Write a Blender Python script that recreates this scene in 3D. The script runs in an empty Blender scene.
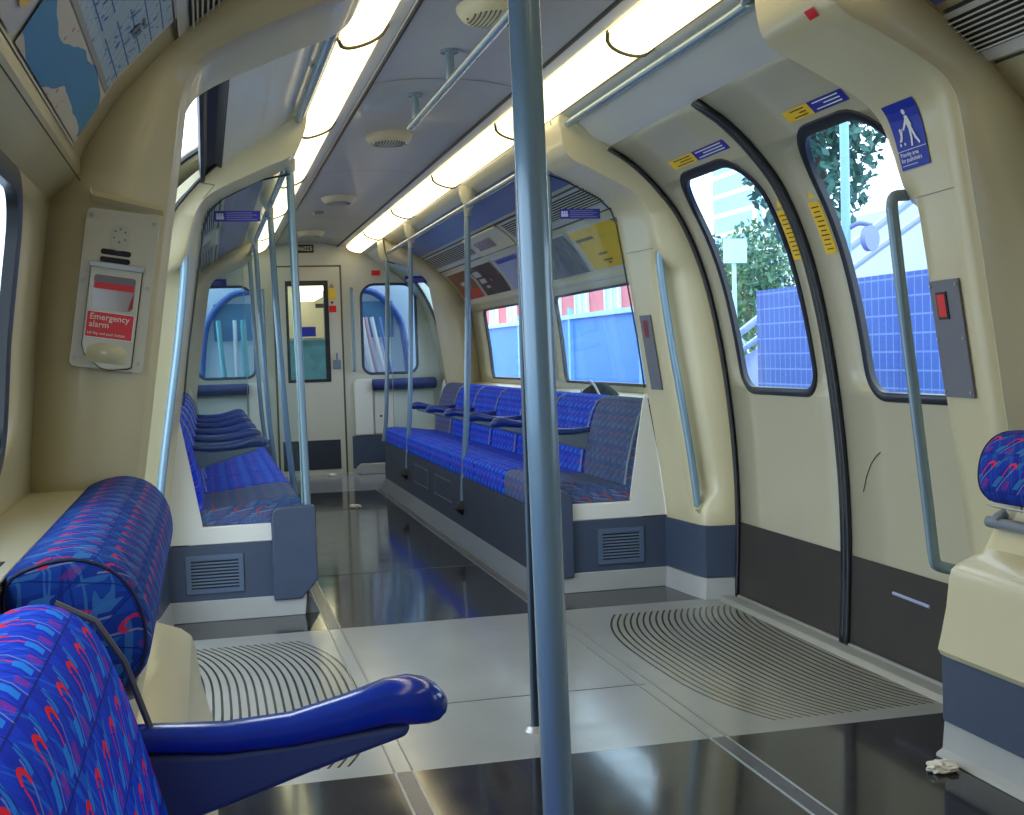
import bpy, bmesh, math, random
from mathutils import Vector, Matrix
random.seed(4)
C = bpy.context.scene.collection
PI = math.pi

# ------------------------------------------------------------------ materials
MATS = {}
def newmat(name):
    m = bpy.data.materials.new(name); m.use_nodes = True
    return m, m.node_tree.nodes, m.node_tree.links, m.node_tree.nodes['Principled BSDF']

def mat(name, col, rough=.5, metal=0., spec=.5, noise=0., nscale=6., coat=0., bump=0.):
    if name in MATS: return MATS[name]
    m, N, L, b = newmat(name)
    b.inputs['Roughness'].default_value = rough
    b.inputs['Metallic'].default_value = metal
    b.inputs['Specular IOR Level'].default_value = spec
    b.inputs['Coat Weight'].default_value = coat
    b.inputs['Coat Roughness'].default_value = .08
    tc = N.new('ShaderNodeTexCoord'); nz = N.new('ShaderNodeTexNoise')
    nz.inputs['Scale'].default_value = nscale; nz.inputs['Detail'].default_value = 5
    L.new(tc.outputs['Object'], nz.inputs['Vector'])
    mx = N.new('ShaderNodeMix'); mx.data_type = 'RGBA'
    n = max(noise, .03)
    mx.inputs[6].default_value = (*[max(0, c*(1-n)) for c in col], 1)
    mx.inputs[7].default_value = (*[min(1, c*(1+n)) for c in col], 1)
    L.new(nz.outputs['Fac'], mx.inputs[0]); L.new(mx.outputs[2], b.inputs['Base Color'])
    if bump:
        bp = N.new('ShaderNodeBump'); bp.inputs['Strength'].default_value = bump; bp.inputs['Distance'].default_value = .002
        n2 = N.new('ShaderNodeTexNoise'); n2.inputs['Scale'].default_value = 220
        L.new(tc.outputs['Object'], n2.inputs['Vector']); L.new(n2.outputs['Fac'], bp.inputs['Height']); L.new(bp.outputs[0], b.inputs['Normal'])
    MATS[name] = m
    return m

def emis(name, col, st):
    if name in MATS: return MATS[name]
    m, N, L, b = newmat(name)
    b.inputs['Base Color'].default_value = (*col, 1)
    b.inputs['Emission Color'].default_value = (*col, 1)
    b.inputs['Emission Strength'].default_value = st
    MATS[name] = m
    return m

def glass(name, tint=(.93, .97, 1), refl=.12, dirt=0., dirtcol=(.6, .75, .8)):
    if name in MATS: return MATS[name]
    m = bpy.data.materials.new(name); m.use_nodes = True
    N, L = m.node_tree.nodes, m.node_tree.links; N.clear()
    out = N.new('ShaderNodeOutputMaterial'); tr = N.new('ShaderNodeBsdfTransparent'); gl = N.new('ShaderNodeBsdfGlossy')
    tr.inputs[0].default_value = (*tint, 1); gl.inputs['Roughness'].default_value = .03
    fr = N.new('ShaderNodeFresnel'); fr.inputs[0].default_value = 1.45
    mul = N.new('ShaderNodeMath'); mul.operation = 'MULTIPLY'; mul.inputs[1].default_value = refl*6
    mul.use_clamp = True
    L.new(fr.outputs[0], mul.inputs[0])
    mx = N.new('ShaderNodeMixShader'); L.new(mul.outputs[0], mx.inputs[0]); L.new(tr.outputs[0], mx.inputs[1]); L.new(gl.outputs[0], mx.inputs[2])
    last = mx
    if dirt:
        df = N.new('ShaderNodeBsdfDiffuse'); df.inputs[0].default_value = (*dirtcol, 1)
        nz = N.new('ShaderNodeTexNoise'); nz.inputs['Scale'].default_value = 3
        tc = N.new('ShaderNodeTexCoord'); L.new(tc.outputs['Object'], nz.inputs['Vector'])
        mm = N.new('ShaderNodeMath'); mm.operation = 'MULTIPLY'; mm.inputs[1].default_value = dirt*2; L.new(nz.outputs['Fac'], mm.inputs[0])
        m2 = N.new('ShaderNodeMixShader'); L.new(mm.outputs[0], m2.inputs[0]); L.new(mx.outputs[0], m2.inputs[1]); L.new(df.outputs[0], m2.inputs[2]); last = m2
    L.new(last.outputs[0], out.inputs[0])
    MATS[name] = m
    return m

class NB:
    """tiny node-expression helper"""
    def __init__(s, m): s.N, s.L = m.node_tree.nodes, m.node_tree.links
    def m(s, op, a, b=None, c=None, clamp=False):
        n = s.N.new('ShaderNodeMath'); n.operation = op; n.use_clamp = clamp
        for i, v in enumerate((a, b, c)):
            if v is None: continue
            if isinstance(v, (int, float)): n.inputs[i].default_value = v
            else: s.L.new(v, n.inputs[i])
        return n.outputs[0]
    def mix(s, f, a, b):
        n = s.N.new('ShaderNodeMix'); n.data_type = 'RGBA'
        if isinstance(f, (int, float)): n.inputs[0].default_value = f
        else: s.L.new(f, n.inputs[0])
        for i, v in ((6, a), (7, b)):
            if isinstance(v, tuple): n.inputs[i].default_value = (*v, 1)
            else: s.L.new(v, n.inputs[i])
        return n.outputs[2]
    def xyz(s, kind='Object'):
        t = s.N.new('ShaderNodeTexCoord'); x = s.N.new('ShaderNodeSeparateXYZ'); s.L.new(t.outputs[kind], x.inputs[0])
        s.obj = t.outputs[kind]
        return x.outputs[0], x.outputs[1], x.outputs[2]
    def noise(s, scale, vec=None, detail=3):
        n = s.N.new('ShaderNodeTexNoise'); n.inputs['Scale'].default_value = scale; n.inputs['Detail'].default_value = detail
        s.L.new(vec if vec is not None else s.obj, n.inputs['Vector']); return n.outputs['Fac']
    def comb(s, x, y, z):
        n = s.N.new('ShaderNodeCombineXYZ')
        for i, v in enumerate((x, y, z)):
            if isinstance(v, (int, float)): n.inputs[i].default_value = v
            else: s.L.new(v, n.inputs[i])
        return n.outputs[0]
    def band(s, v, lo, hi):
        return s.m('MULTIPLY', s.m('GREATER_THAN', v, lo), s.m('LESS_THAN', v, hi))

def moquette(name, base, dark, light, red, line, linew=.035, redamt=1., vs=1, sc=1., streaks=.35):
    """woven seat cloth: slanted diamond lattice, light flashes and small hooked arcs"""
    m, N, L, b = newmat(name); e = NB(m)
    x, y, z = e.xyz('Object')
    v = e.m('ADD', z, e.m('MULTIPLY', x, vs)); u = e.m('ADD', y, e.m('MULTIPLY', e.m('SUBTRACT', z, e.m('MULTIPLY', x, vs)), .5))
    row = e.m('ADD', e.m('DIVIDE', v, .105*sc), 100)
    col = e.m('ADD', e.m('ADD', e.m('DIVIDE', u, .086*sc), e.m('MULTIPLY', row, .5)), 100)
    fr = e.m('FRACT', row); fc = e.m('FRACT', col)
    # half-cell checks of darker and lighter cloth
    h1 = e.m('GREATER_THAN', e.m('FRACT', e.m('ADD', fc, e.m('MULTIPLY', fr, .5))), .5)
    c = e.mix(e.m('MULTIPLY', h1, .55), base, dark)
    streak = e.noise(30, e.comb(e.m('ADD', u, e.m('MULTIPLY', v, -.5)), e.m('MULTIPLY', v, .16), 0), 1)
    c = e.mix(e.m('MULTIPLY', e.band(streak, .55, .60), streaks), c, light)
    c = e.mix(e.m('MULTIPLY', e.band(streak, .38, .42), streaks), c, dark)
    # light flashes
    s1 = e.m('FRACT', e.m('SUBTRACT', fc, e.m('MULTIPLY', fr, -.4)))
    c = e.mix(e.m('MULTIPLY', e.m('MULTIPLY', e.band(s1, .62, .86), e.band(fr, .10, .36)), .9), c, light)
    c = e.mix(e.m('MULTIPLY', e.m('MULTIPLY', e.band(s1, .30, .44), e.band(fr, .60, .92)), .7), c, light)
    c = e.mix(e.m('MULTIPLY', e.m('MULTIPLY', e.band(s1, .48, .53), e.band(fr, .0, .8)), .45), c, tuple(.4+.4*k for k in light))
    # soft purple bloom
    c = e.mix(e.m('MULTIPLY', e.m('MULTIPLY', e.band(fc, .06, .30), e.band(fr, .06, .26)), .5*redamt), c, tuple(.45*r+.55*d for r, d in zip(red, dark)))
    # hooked arc
    du = e.m('SUBTRACT', fc, .42); dv = e.m('MULTIPLY', e.m('SUBTRACT', fr, .62), 1.15)
    rad = e.m('SQRT', e.m('ADD', e.m('MULTIPLY', du, du), e.m('MULTIPLY', dv, dv)))
    arc = e.m('MULTIPLY', e.band(rad, .10, .19), e.m('GREATER_THAN', e.m('ADD', dv, e.m('MULTIPLY', du, -.3)), -.02))
    tail = e.m('MULTIPLY', e.band(e.m('ADD', du, e.m('MULTIPLY', dv, .0)), .115, .17), e.band(dv, -.30, 0.))
    c = e.mix(e.m('MULTIPLY', e.m('MAXIMUM', arc, e.m('MULTIPLY', tail, .8)), redamt), c, red)
    # lattice lines
    l1 = e.m('LESS_THAN', fc, linew)
    l2 = e.m('LESS_THAN', fr, linew*.8)
    c = e.mix(e.m('MULTIPLY', e.m('MAXIMUM', l1, l2), .8), c, line)
    wv = e.noise(420, None, 1)
    c = e.mix(e.m('MULTIPLY', e.m('SUBTRACT', wv, .45), .25, clamp=True), c, dark)
    L.new(c, b.inputs['Base Color'])
    b.inputs['Roughness'].default_value = .8
    b.inputs['Specular IOR Level'].default_value = .2
    bp = N.new('ShaderNodeBump'); bp.inputs['Strength'].default_value = .3; bp.inputs['Distance'].default_value = .0015
    L.new(e.noise(500, None, 1), bp.inputs['Height']); L.new(bp.outputs[0], b.inputs['Normal'])
    MATS[name] = m; return m

CREAM = mat('cream_laminate', (.64, .58, .37), .32, noise=.04, nscale=3, coat=.25)
CREAM2 = mat('pale_grey_laminate', (.60, .60, .56), .36, noise=.04, nscale=3, coat=.2)
CEIL = mat('ceiling_panel', (.44, .44, .43), .38, noise=.04, coat=.2)
WHITE = mat('white_panel', (.76, .77, .74), .35, noise=.03, coat=.2)
DOORC = mat('door_leaf_cream', (.47, .44, .32), .33, noise=.04, nscale=4, coat=.2)
KICK = mat('slate_blue_kick', (.055, .078, .135), .42, noise=.12, nscale=12)
KICKD = mat('dark_brown_kick', (.045, .039, .035), .42, noise=.25, nscale=5, spec=.35)
BASED = mat('dark_base', (.035, .045, .065), .5, noise=.2)
SKIRT = mat('grey_skirting', (.42, .43, .43), .45, noise=.12)
POLE = mat('blue_grey_pole_paint', (.19, .29, .37), .26, metal=.15, coat=.5, noise=.03)
ALU = mat('brushed_aluminium', (.50, .53, .55), .30, metal=.9, noise=.08, nscale=40)
STEEL = mat('dull_steel', (.38, .39, .38), .38, metal=.6, noise=.1)
RUBBER = mat('black_rubber', (.010, .013, .022), .38, noise=.2, coat=.15)
BLACK = mat('matt_black', (.012, .012, .014), .7)
BLUEARM = mat('blue_arm_plastic', (.006, .035, .36), .20, coat=.6, noise=.05)
ARMG = mat('arm_body_slate', (.055, .085, .20), .42, noise=.08, nscale=30, bump=.2)
ARMP = mat('arm_body_pale', (.20, .24, .28), .42, noise=.05)
REDP = mat('red_print', (.75, .01, .015), .4)
YEL = mat('yellow_print', (.85, .55, .02), .45)
BLUEP = mat('blue_print', (.01, .03, .42), .35)
BLUEP2 = mat('deep_blue_print', (.02, .025, .32), .35)
WHITEP = mat('white_print', (.85, .87, .88), .5)
BLKP = mat('black_print', (.02, .02, .02), .5)
GREYV = mat('grey_violet_panel', (.16, .165, .20), .45, noise=.1)
LENS = emis('light_diffuser', (1., .86, .52), 3.0)
TROUGH = mat('trough_metal', (.40, .36, .24), .33, metal=.5, noise=.06)
MOQ = moquette('moquette_blue', (.002, .055, .72), (.002, .020, .46), (.015, .26, .92), (.45, .03, .16), (.002, .010, .20), redamt=.6)
MOQN = moquette('moquette_bright', (.001, .050, .76), (.001, .014, .50), (.012, .28, .98), (.90, .01, .03), (.003, .005, .12))
MOQF = moquette('moquette_bolster', (.010, .060, .36), (.006, .025, .24), (.04, .17, .45), (.62, .02, .07), (.005, .02, .13), .025, vs=-1, sc=.9, streaks=.8, redamt=.85)
MOQG = moquette('moquette_faded', (.075, .115, .27), (.05, .07, .20), (.12, .18, .34), (.42, .08, .03), (.05, .07, .16), .02, .85)
GL = glass('window_glass', (.88, .94, 1.), .03)
GLS = glass('screen_glass', (.90, .96, .97), .045, .010, (.55, .7, .7))

# ------------------------------------------------------------------ mesh helpers
def wloc(o):
    v = Vector((0, 0, 0))
    while o is not None: v += Vector(o.location); o = o.parent
    return v

class MB:
    def __init__(s): s.v = []; s.f = []; s.m = []
    def add(s, vs, fs, mi=0):
        k = len(s.v); s.v += [tuple(map(float, p)) for p in vs]; s.f += [tuple(i+k for i in f) for f in fs]; s.m += [mi]*len(fs)
        return s
    def box(s, a, b, mi=0):
        x0, y0, z0 = a; x1, y1, z1 = b
        return s.add([(x0,y0,z0),(x1,y0,z0),(x1,y1,z0),(x0,y1,z0),(x0,y0,z1),(x1,y0,z1),(x1,y1,z1),(x0,y1,z1)],
                     [(0,3,2,1),(4,5,6,7),(0,1,5,4),(1,2,6,5),(2,3,7,6),(3,0,4,7)], mi)
    def prism(s, poly, axis, a, b, mi=0):
        n = len(poly)
        def pt(p, t):
            return {0: (t, p[0], p[1]), 1: (p[0], t, p[1]), 2: (p[0], p[1], t)}[axis]
        vs = [pt(p, a) for p in poly]+[pt(p, b) for p in poly]
        fs = [tuple(range(n)), tuple(range(2*n-1, n-1, -1))]+[(i, (i+1) % n, n+(i+1) % n, n+i) for i in range(n)]
        return s.add(vs, fs, mi)
    def grid(s, rows, mi=0, close=False):
        n = len(rows[0]); k = len(rows)
        fs = []
        for i in range(k-1):
            for j in range(n if close else n-1):
                fs.append((i*n+j, i*n+(j+1) % n, (i+1)*n+(j+1) % n, (i+1)*n+j))
        return s.add([p for r in rows for p in r], fs, mi)
    def tube(s, path, r, n=14, mi=0, caps=True, closed=False, flat=1.0):
        P = [Vector(p) for p in path]; rows = []; up = None
        rr = r if isinstance(r, (list, tuple)) else [r]*len(P)
        for i, p in enumerate(P):
            a = P[i-1] if (i or closed) else p; b = P[(i+1) % len(P)] if (i < len(P)-1 or closed) else p
            t = (b-a).normalized()
            if up is None:
                up = Vector((0, 0, 1)) if abs(t.z) < .9 else Vector((1, 0, 0))
            x = t.cross(up).normalized(); up = x.cross(t).normalized()
            rows.append([tuple(p+x*math.cos(q)*rr[i]+up*math.sin(q)*rr[i]*flat) for q in [2*PI*k/n for k in range(n)]])
        if closed: rows.append(rows[0])
        s.grid(rows, mi, close=True)
        if caps and not closed:
            s.add(rows[0], [tuple(range(n))], mi); s.add(rows[-1], [tuple(range(n-1, -1, -1))], mi)
        return s
    def build(s, name, m, parent=None, smooth=False, bevel=0, seg=2, solid=0, ang=.7, off=None, subsurf=0):
        me = bpy.data.meshes.new(name)
        o0 = wloc(parent) if parent else Vector((0, 0, 0))
        me.from_pydata([tuple(Vector(p)-o0) for p in s.v], [], s.f)
        ms = m if isinstance(m, (list, tuple)) else [m]
        for k in ms: me.materials.append(k)
        for p, mi in zip(me.polygons, s.m): p.material_index = mi
        bm = bmesh.new(); bm.from_mesh(me)
        bmesh.ops.remove_doubles(bm, verts=bm.verts, dist=1e-5)
        bmesh.ops.recalc_face_normals(bm, faces=bm.faces)
        bm.to_mesh(me); bm.free()
        if smooth:
            for p in me.polygons: p.use_smooth = True
            me.set_sharp_from_angle(angle=ang)
        o = bpy.data.objects.new(name, me); C.objects.link(o); o.parent = parent
        if bevel:
            b = o.modifiers.new('bevel', 'BEVEL'); b.width = bevel; b.segments = seg; b.limit_method = 'ANGLE'; b.angle_limit = .6
            b.harden_normals = False
            for p in me.polygons: p.use_smooth = True
            me.set_sharp_from_angle(angle=1.2) if seg > 1 else None
        if solid:
            q = o.modifiers.new('solid', 'SOLIDIFY'); q.thickness = solid; q.offset = 0 if off is None else off
        if subsurf:
            q = o.modifiers.new('sub', 'SUBSURF'); q.levels = q.render_levels = subsurf
        return o

def tag(o, label, cat, group=None, kind=None):
    if label: o['label'] = label
    if cat: o['category'] = cat
    if group: o['group'] = group
    if kind: o['kind'] = kind
    return o
def empty(name, loc, rz=0):
    o = bpy.data.objects.new(name, None); C.objects.link(o); o.location = loc; o.rotation_euler = (0, 0, rz); o.empty_display_size = .1
    return o
def struct(o, label=None):
    o['kind'] = 'structure'
    if label: o['label'] = label
    return o
def kids(o): return [c for c in bpy.data.objects if c.parent is o]
def copy_tree(o, parent=None):
    ch = kids(o)
    c = o.copy(); C.objects.link(c); c.parent = parent
    for k in ch: copy_tree(k, c)
    return c

FONT_CACHE = {}
def text_mesh(txt, size, bold=0):
    cu = bpy.data.curves.new('tmp', 'FONT'); cu.body = txt; cu.size = size; cu.offset = bold; cu.resolution_u = 2
    ob = bpy.data.objects.new('tmp', cu); C.objects.link(ob)
    dg = bpy.context.evaluated_depsgraph_get(); me = ob.evaluated_get(dg).to_mesh()
    vs = [tuple(v.co) for v in me.vertices]; fs = [tuple(p.vertices) for p in me.polygons]
    ob.evaluated_get(dg).to_mesh_clear(); bpy.data.objects.remove(ob); bpy.data.curves.remove(cu)
    return vs, fs

# ------------------------------------------------------------------ car cross-sections (x outward, z)
BAY = [(1.42,.0),(1.41,.5),(1.385,.9),(1.36,1.2),(1.315,1.53),(1.25,1.56),(1.25,1.612),(1.165,1.74),(1.074,1.835),(.99,1.92),(.915,1.98),(.80,2.055),(.66,2.125),(.545,2.18)]
DOOR = [(1.32,0),(1.335,.35),(1.325,.7),(1.28,1.1),(1.205,1.45),(1.10,1.71),(.98,1.87),(.86,1.98),(.76,2.04)]
INN = [(1.17,0),(1.139,.33),(1.10,.65),(1.049,.98),(.99,1.38),(.955,1.6),(.932,1.74),(.905,1.81),(.844,1.866),(.684,1.95),(.61,1.985),(.565,2.04),(.545,2.18)]

def catmull(pts, n=6):
    out = []
    for i in range(len(pts)-1):
        p0 = pts[max(i-1, 0)]; p1 = pts[i]; p2 = pts[i+1]; p3 = pts[min(i+2, len(pts)-1)]
        for k in range(n):
            t = k/n
            out.append(tuple(.5*(2*b+(c-a)*t+(2*a-5*b+4*c-d)*t*t+(-a+3*b-3*c+d)*t**3) for a, b, c, d in zip(p0, p1, p2, p3)))
    out.append(tuple(pts[-1])); return out
DOORS_ = catmull(DOOR, 6)
INNS_ = catmull(INN, 4)
def x_at(prof, z):
    for (x0, z0), (x1, z1) in zip(prof, prof[1:]):
        if (z0 <= z <= z1) and z1 > z0: return x0+(x1-x0)*(z-z0)/(z1-z0)
    return prof[-1][0] if z > prof[-1][1] else prof[0][0]
def nrm_at(prof, z, d=.01):   # outward normal (x,z)
    a = x_at(prof, z-d); b = x_at(prof, z+d); t = Vector((b-a, 2*d)).normalized(); return Vector((t[1], -t[0]))

def rr_span(hole, z):
    """y-extent of a rounded rectangle hole (y0,y1,z0,z1,r) at height z"""
    y0, y1, z0, z1, r = hole[:5]
    rt = hole[5] if len(hole) > 5 else r
    if z < z0-1e-6 or z > z1+1e-6: return None
    ins = 0
    if z < z0+r: d = (z0+r-z); ins = r-math.sqrt(max(r*r-d*d, 0))
    if z > z1-rt: d = (z-(z1-rt)); ins = rt-math.sqrt(max(rt*rt-d*d, 0))
    return y0+ins, y1-ins

def zsamples(z0, z1, holes, step=.03):
    zs = {round(z0, 5), round(z1, 5)}
    k = int((z1-z0)/step)
    for i in range(1, k): zs.add(round(z0+(z1-z0)*i/k, 5))
    for h in holes:
        r = h[4]; rt = h[5] if len(h) > 5 else r
        for a in (0, .1, .3, .6, 1.): 
            zs.add(round(h[2]+r*(1-math.cos(a*PI/2)), 5)); zs.add(round(h[3]-rt*(1-math.cos(a*PI/2)), 5))
    return sorted(z for z in zs if z0-1e-6 <= z <= z1+1e-6)

def sheet(mb, prof, s, y0, y1, z0, z1, holes=(), off=0., mi=0, step=.03):
    zs = zsamples(z0, z1, holes, step)
    def P(y, z):
        n = nrm_at(prof, min(max(z, prof[0][1]+.011), prof[-1][1]-.011))
        return (s*(x_at(prof, z)-n[0]*off), y, z-n[1]*off)
    for za, zb in zip(zs, zs[1:]):
        if zb-za < 1e-5: continue
        bp = [(y0, y0)]
        for h in sorted(holes, key=lambda h: h[0]):
            zm = (za+zb)/2
            if h[2] < zm < h[3]:
                a = rr_span(h, za) or rr_span(h, za+2e-5); b = rr_span(h, zb) or rr_span(h, zb-2e-5)
                bp.append((a[0], b[0])); bp.append((a[1], b[1]))
            else:
                r_ = h[4] if zm < h[2] else (h[5] if len(h) > 5 else h[4])
                for q in (h[0]+r_, h[1]-r_): bp += [(q, q), (q, q)]
        bp.append((y1, y1))
        for i in range(0, len(bp), 2):
            (a0, b0), (a1, b1) = bp[i], bp[i+1]
            mb.add([P(a0, za), P(a1, za), P(b1, zb), P(b0, zb)], [(0, 1, 2, 3)], mi)
    return mb
def fill_hole(mb, prof, s, h, off=0., grow=0.):
    h = (h[0]-grow, h[1]+grow, h[2]-grow, h[3]+grow)+tuple(r+grow for r in h[4:])
    zs = zsamples(h[2], h[3], [h])
    rows = []
    for z in zs:
        a, b = rr_span(h, z); n = nrm_at(prof, z)
        rows.append([(s*(x_at(prof, z)-n[0]*off), a+(b-a)*t, z-n[1]*off) for t in (0, .5, 1)])
    return mb.grid(rows)
def hole_loop(h, n=7):
    y0, y1, z0, z1, r = h[:5]; rt = h[5] if len(h) > 5 else r
    L = []
    for cy, cz, a0, rad in ((y1-r, z0+r, -PI/2, r), (y1-rt, z1-rt, 0, rt), (y0+rt, z1-rt, PI/2, rt), (y0+r, z0+r, PI, r)):
        for k in range(n+1):
            a = a0+PI/2*k/n; L.append((cy+rad*math.cos(a), cz+rad*math.sin(a)))
    # densify
    out = []
    for i, p in enumerate(L):
        q = L[(i+1) % len(L)]; d = math.dist(p, q); k = max(1, int(d/.06))
        for j in range(k): out.append((p[0]+(q[0]-p[0])*j/k, p[1]+(q[1]-p[1])*j/k))
    return out
def gasket(mb, prof, s, h, w=.022, t=.018, mi=0):
    """rubber ring round a hole: w wide outside the hole, stands t proud of the inside surface"""
    Lp = hole_loop(h); n = len(Lp); rows = []
    cy = (h[0]+h[1])/2; cz = (h[2]+h[3])/2
    for i, (y, z) in enumerate(Lp):
        a = Vector(Lp[i-1]); b = Vector(Lp[(i+1) % n]); tn = (b-a).normalized(); on = Vector((tn[1], -tn[0]))
        ring = []
        for d, off in ((-.006, -.012), (-.006, t*.6), (w*.25, t), (w*.8, t*.8), (w, .0), (w, -.012)):
            yy = y+on[0]*d; zz = z+on[1]*d; nn = nrm_at(prof, zz)
            ring.append((s*(x_at(prof, zz)-nn[0]*off), yy, zz-nn[1]*off))
        rows.append(ring)
    rows.append(rows[0])
    return mb.grid(rows, mi, close=True)

Y0B, Y1B = 2.92, 5.67       # arch planes towards the two bays
YF = 10.90; YE = 12.40; YN = -1.6

# ------------------------------------------------------------------ floor
def floor_mats():
    dk, N, L, b = newmat('floor_dark'); e = NB(dk); e.xyz()
    sp = e.noise(240, None, 2); big = e.noise(1.3)
    c = e.mix(big, (.010, .011, .015), (.026, .024, .027)); c = e.mix(e.m('MULTIPLY', e.m('GREATER_THAN', sp, .66), .6), c, (.12, .12, .13))
    L.new(c, b.inputs['Base Color']); L.new(e.m('ADD', .05, e.m('MULTIPLY', e.noise(7), .12)), b.inputs['Roughness'])
    b.inputs['Specular IOR Level'].default_value = .5; b.inputs['Coat Weight'].default_value = .1
    wh, N, L, b = newmat('floor_pale'); e = NB(wh); x, y, z = e.xyz()
    ax = e.m('ABSOLUTE', x)
    d = e.m('ABSOLUTE', e.m('SUBTRACT', y, 4.28))
    sag = e.m('MULTIPLY', e.m('POWER', e.m('DIVIDE', d, .85), 3.0), .15)
    k = e.m('SUBTRACT', e.m('SUBTRACT', ax, .53), sag)
    fr = e.m('FRACT', e.m('DIVIDE', k, .0285))
    msk = e.m('MULTIPLY', e.m('MULTIPLY', e.band(y, 3.49, 5.13), e.band(k, 0., .72)), e.m('LESS_THAN', ax, 1.215))
    ln = e.m('MULTIPLY', e.m('LESS_THAN', fr, .30), msk)
    st = e.noise(2.2); fine = e.noise(60, None, 4)
    c = e.mix(st, (.21, .215, .205), (.31, .315, .305)); c = e.mix(e.m('MULTIPLY', e.m('GREATER_THAN', fine, .68), .35), c, (.14, .14, .13))
    near = e.m('MULTIPLY', e.m('GREATER_THAN', msk, .5), .35)
    c = e.mix(near, c, (.26, .235, .16)); c = e.mix(ln, c, (.022, .022, .02))
    L.new(c, b.inputs['Base Color']); L.new(e.m('ADD', .10, e.m('MULTIPLY', e.noise(9), .16)), b.inputs['Roughness'])
    b.inputs['Specular IOR Level'].default_value = .6
    bp = N.new('ShaderNodeBump'); bp.inputs['Distance'].default_value = .003; bp.inputs['Strength'].default_value = .6; bp.invert = True
    L.new(ln, bp.inputs['Height']); L.new(bp.outputs[0], b.inputs['Normal'])
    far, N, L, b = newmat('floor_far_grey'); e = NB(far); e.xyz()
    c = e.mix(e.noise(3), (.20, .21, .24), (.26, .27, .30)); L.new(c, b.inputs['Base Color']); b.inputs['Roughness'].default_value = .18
    return dk, wh, far
FD, FW, FF = floor_mats()
mb = MB()
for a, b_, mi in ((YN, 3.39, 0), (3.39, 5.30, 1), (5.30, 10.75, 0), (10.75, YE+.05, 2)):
    mb.box((-1.46, a, -.06), (1.46, b_, 0), mi)
struct(mb.build('floor', [FD, FW, FF]), 'dark speckled floor with a pale grooved zone between the sliding doors')
# seams and inlaid strips
tn = 0
def trim(mb, m, label=None, **k):
    global tn
    tn += 1
    return struct(mb.build('trim_%d' % tn, m, **k), label)
for s_, xa, xb in ((1, .395, .447), (-1, .487, .537)):
    mb = MB()
    for xx in (xa, xb): mb.box((s_*xx-.0035, YN, 0), (s_*xx+.0035, 3.39, .0022)); mb.box((s_*xx-.0035, 5.30, 0), (s_*xx+.0035, 10.75, .0022))
    mb.box((s_*xa, YN, 0), (s_*xb, 3.39, .0012), 1); mb.box((s_*xa, 5.3, 0), (s_*xb, 10.75, .0012), 1)
    for xx in (xa, xb): mb.box((s_*xx-.002, 3.39, 0), (s_*xx+.002, 5.30, .0014), 2)
    trim(mb, [ALU, mat('strip_slate', (.06, .065, .09), .2, noise=.2), mat('seam_grey', (.16, .16, .15), .4)], 'twin metal strip inlaid along the aisle')
mb = MB()
mb.box((-.46, 6.62, 0), (.40, 6.635, .0012)); mb.box((-.46, 9.45, 0), (.40, 9.465, .0012)); mb.box((-.49, 4.02, 0), (.42, 4.026, .001))
trim(mb, mat('seam_dark', (.07, .07, .075), .4), 'joints across the floor sheets')
# door sills
for s_ in (1, -1):
    mb = MB(); mb.prism([(s_*1.215, 0), (s_*1.235, .016), (s_*1.285, .018), (s_*1.29, .004), (s_*1.34, .004), (s_*1.34, -.02), (s_*1.215, -.02)], 1, 3.36, 5.26)
    mb.prism([(s_*1.30, .006), (s_*1.305, .02), (s_*1.318, .02), (s_*1.322, .006)], 1, 3.36, 5.26)
    trim(mb, [mat('sill_grey', (.34, .34, .31), .4, metal=.2, noise=.15)], 'ribbed sill along the door track', smooth=False, bevel=.002)

# ------------------------------------------------------------------ walls over the bays
WIN_R = [(6.25, 8.16, .945, 1.512, .05), (8.50, 10.38, .945, 1.512, .05)]
WIN_N = [(.35, 2.46, .975, 1.475, .09)]
wno = 0
def window(prof, s, h, label, g=.012):
    global wno
    wno += 1
    mb = MB(); gasket(mb, prof, s, h, g, .014)
    w = struct(mb.build('window_%d' % wno, RUBBER, smooth=True), label)
    mb = MB(); fill_hole(mb, prof, s, h, -.012); g_ = mb.build('glass', GL, w)
    return w
for s_, nm in ((1, 'right'), (-1, 'left')):
    mb = MB()
    sheet(mb, BAY, s_, Y1B, YF, 0, 2.18, WIN_R)
    sheet(mb, BAY, s_, YN, Y0B, 0, 2.18, WIN_N)
    # end caps between pillar face and wall (face the bays)
    for yy, dl in ((Y0B, .085), (Y1B, .06), (YF, 0)):
        if s_ > 0: dl = 0
        def de(z): return .012+dl*min(1, max(0, (2.12-z)/.3))
        mb.grid([[(s_*(z_x+de(z)), yy, z), (s_*max(x_at(BAY, z)+.035, z_x+de(z)+.001), yy, z)] for z_x, z in INNS_])
    # wall skin beside the far end doors and behind the sliding doors
    struct(mb.build('wall_%s' % nm, [CREAM], smooth=True, ang=.5, solid=.003, off=0), 'cream moulded side wall with long windows above the seats')
    for h in WIN_R: window(BAY, s_, h, 'long window above the %s bench' % nm)
    window(BAY, s_, WIN_N[0], 'nearest window on the %s' % nm, .038)
    # window ledge
    mb = MB()
    for a, b_ in ((Y1B+.03, YF-.03), (YN, Y0B-.005)):
        xi = 1.16 if a > 3 else 1.27
        mb.add([(s_*xi, a, .872 if a > 3 else .862), (s_*1.39, a, .90 if a > 3 else .872), (s_*1.39, b_, .90 if a > 3 else .872), (s_*xi, b_, .872 if a > 3 else .862)], [(0, 1, 2, 3)])
    trim(mb, CREAM, 'cream ledge below the %s windows' % nm, solid=.006)

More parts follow.
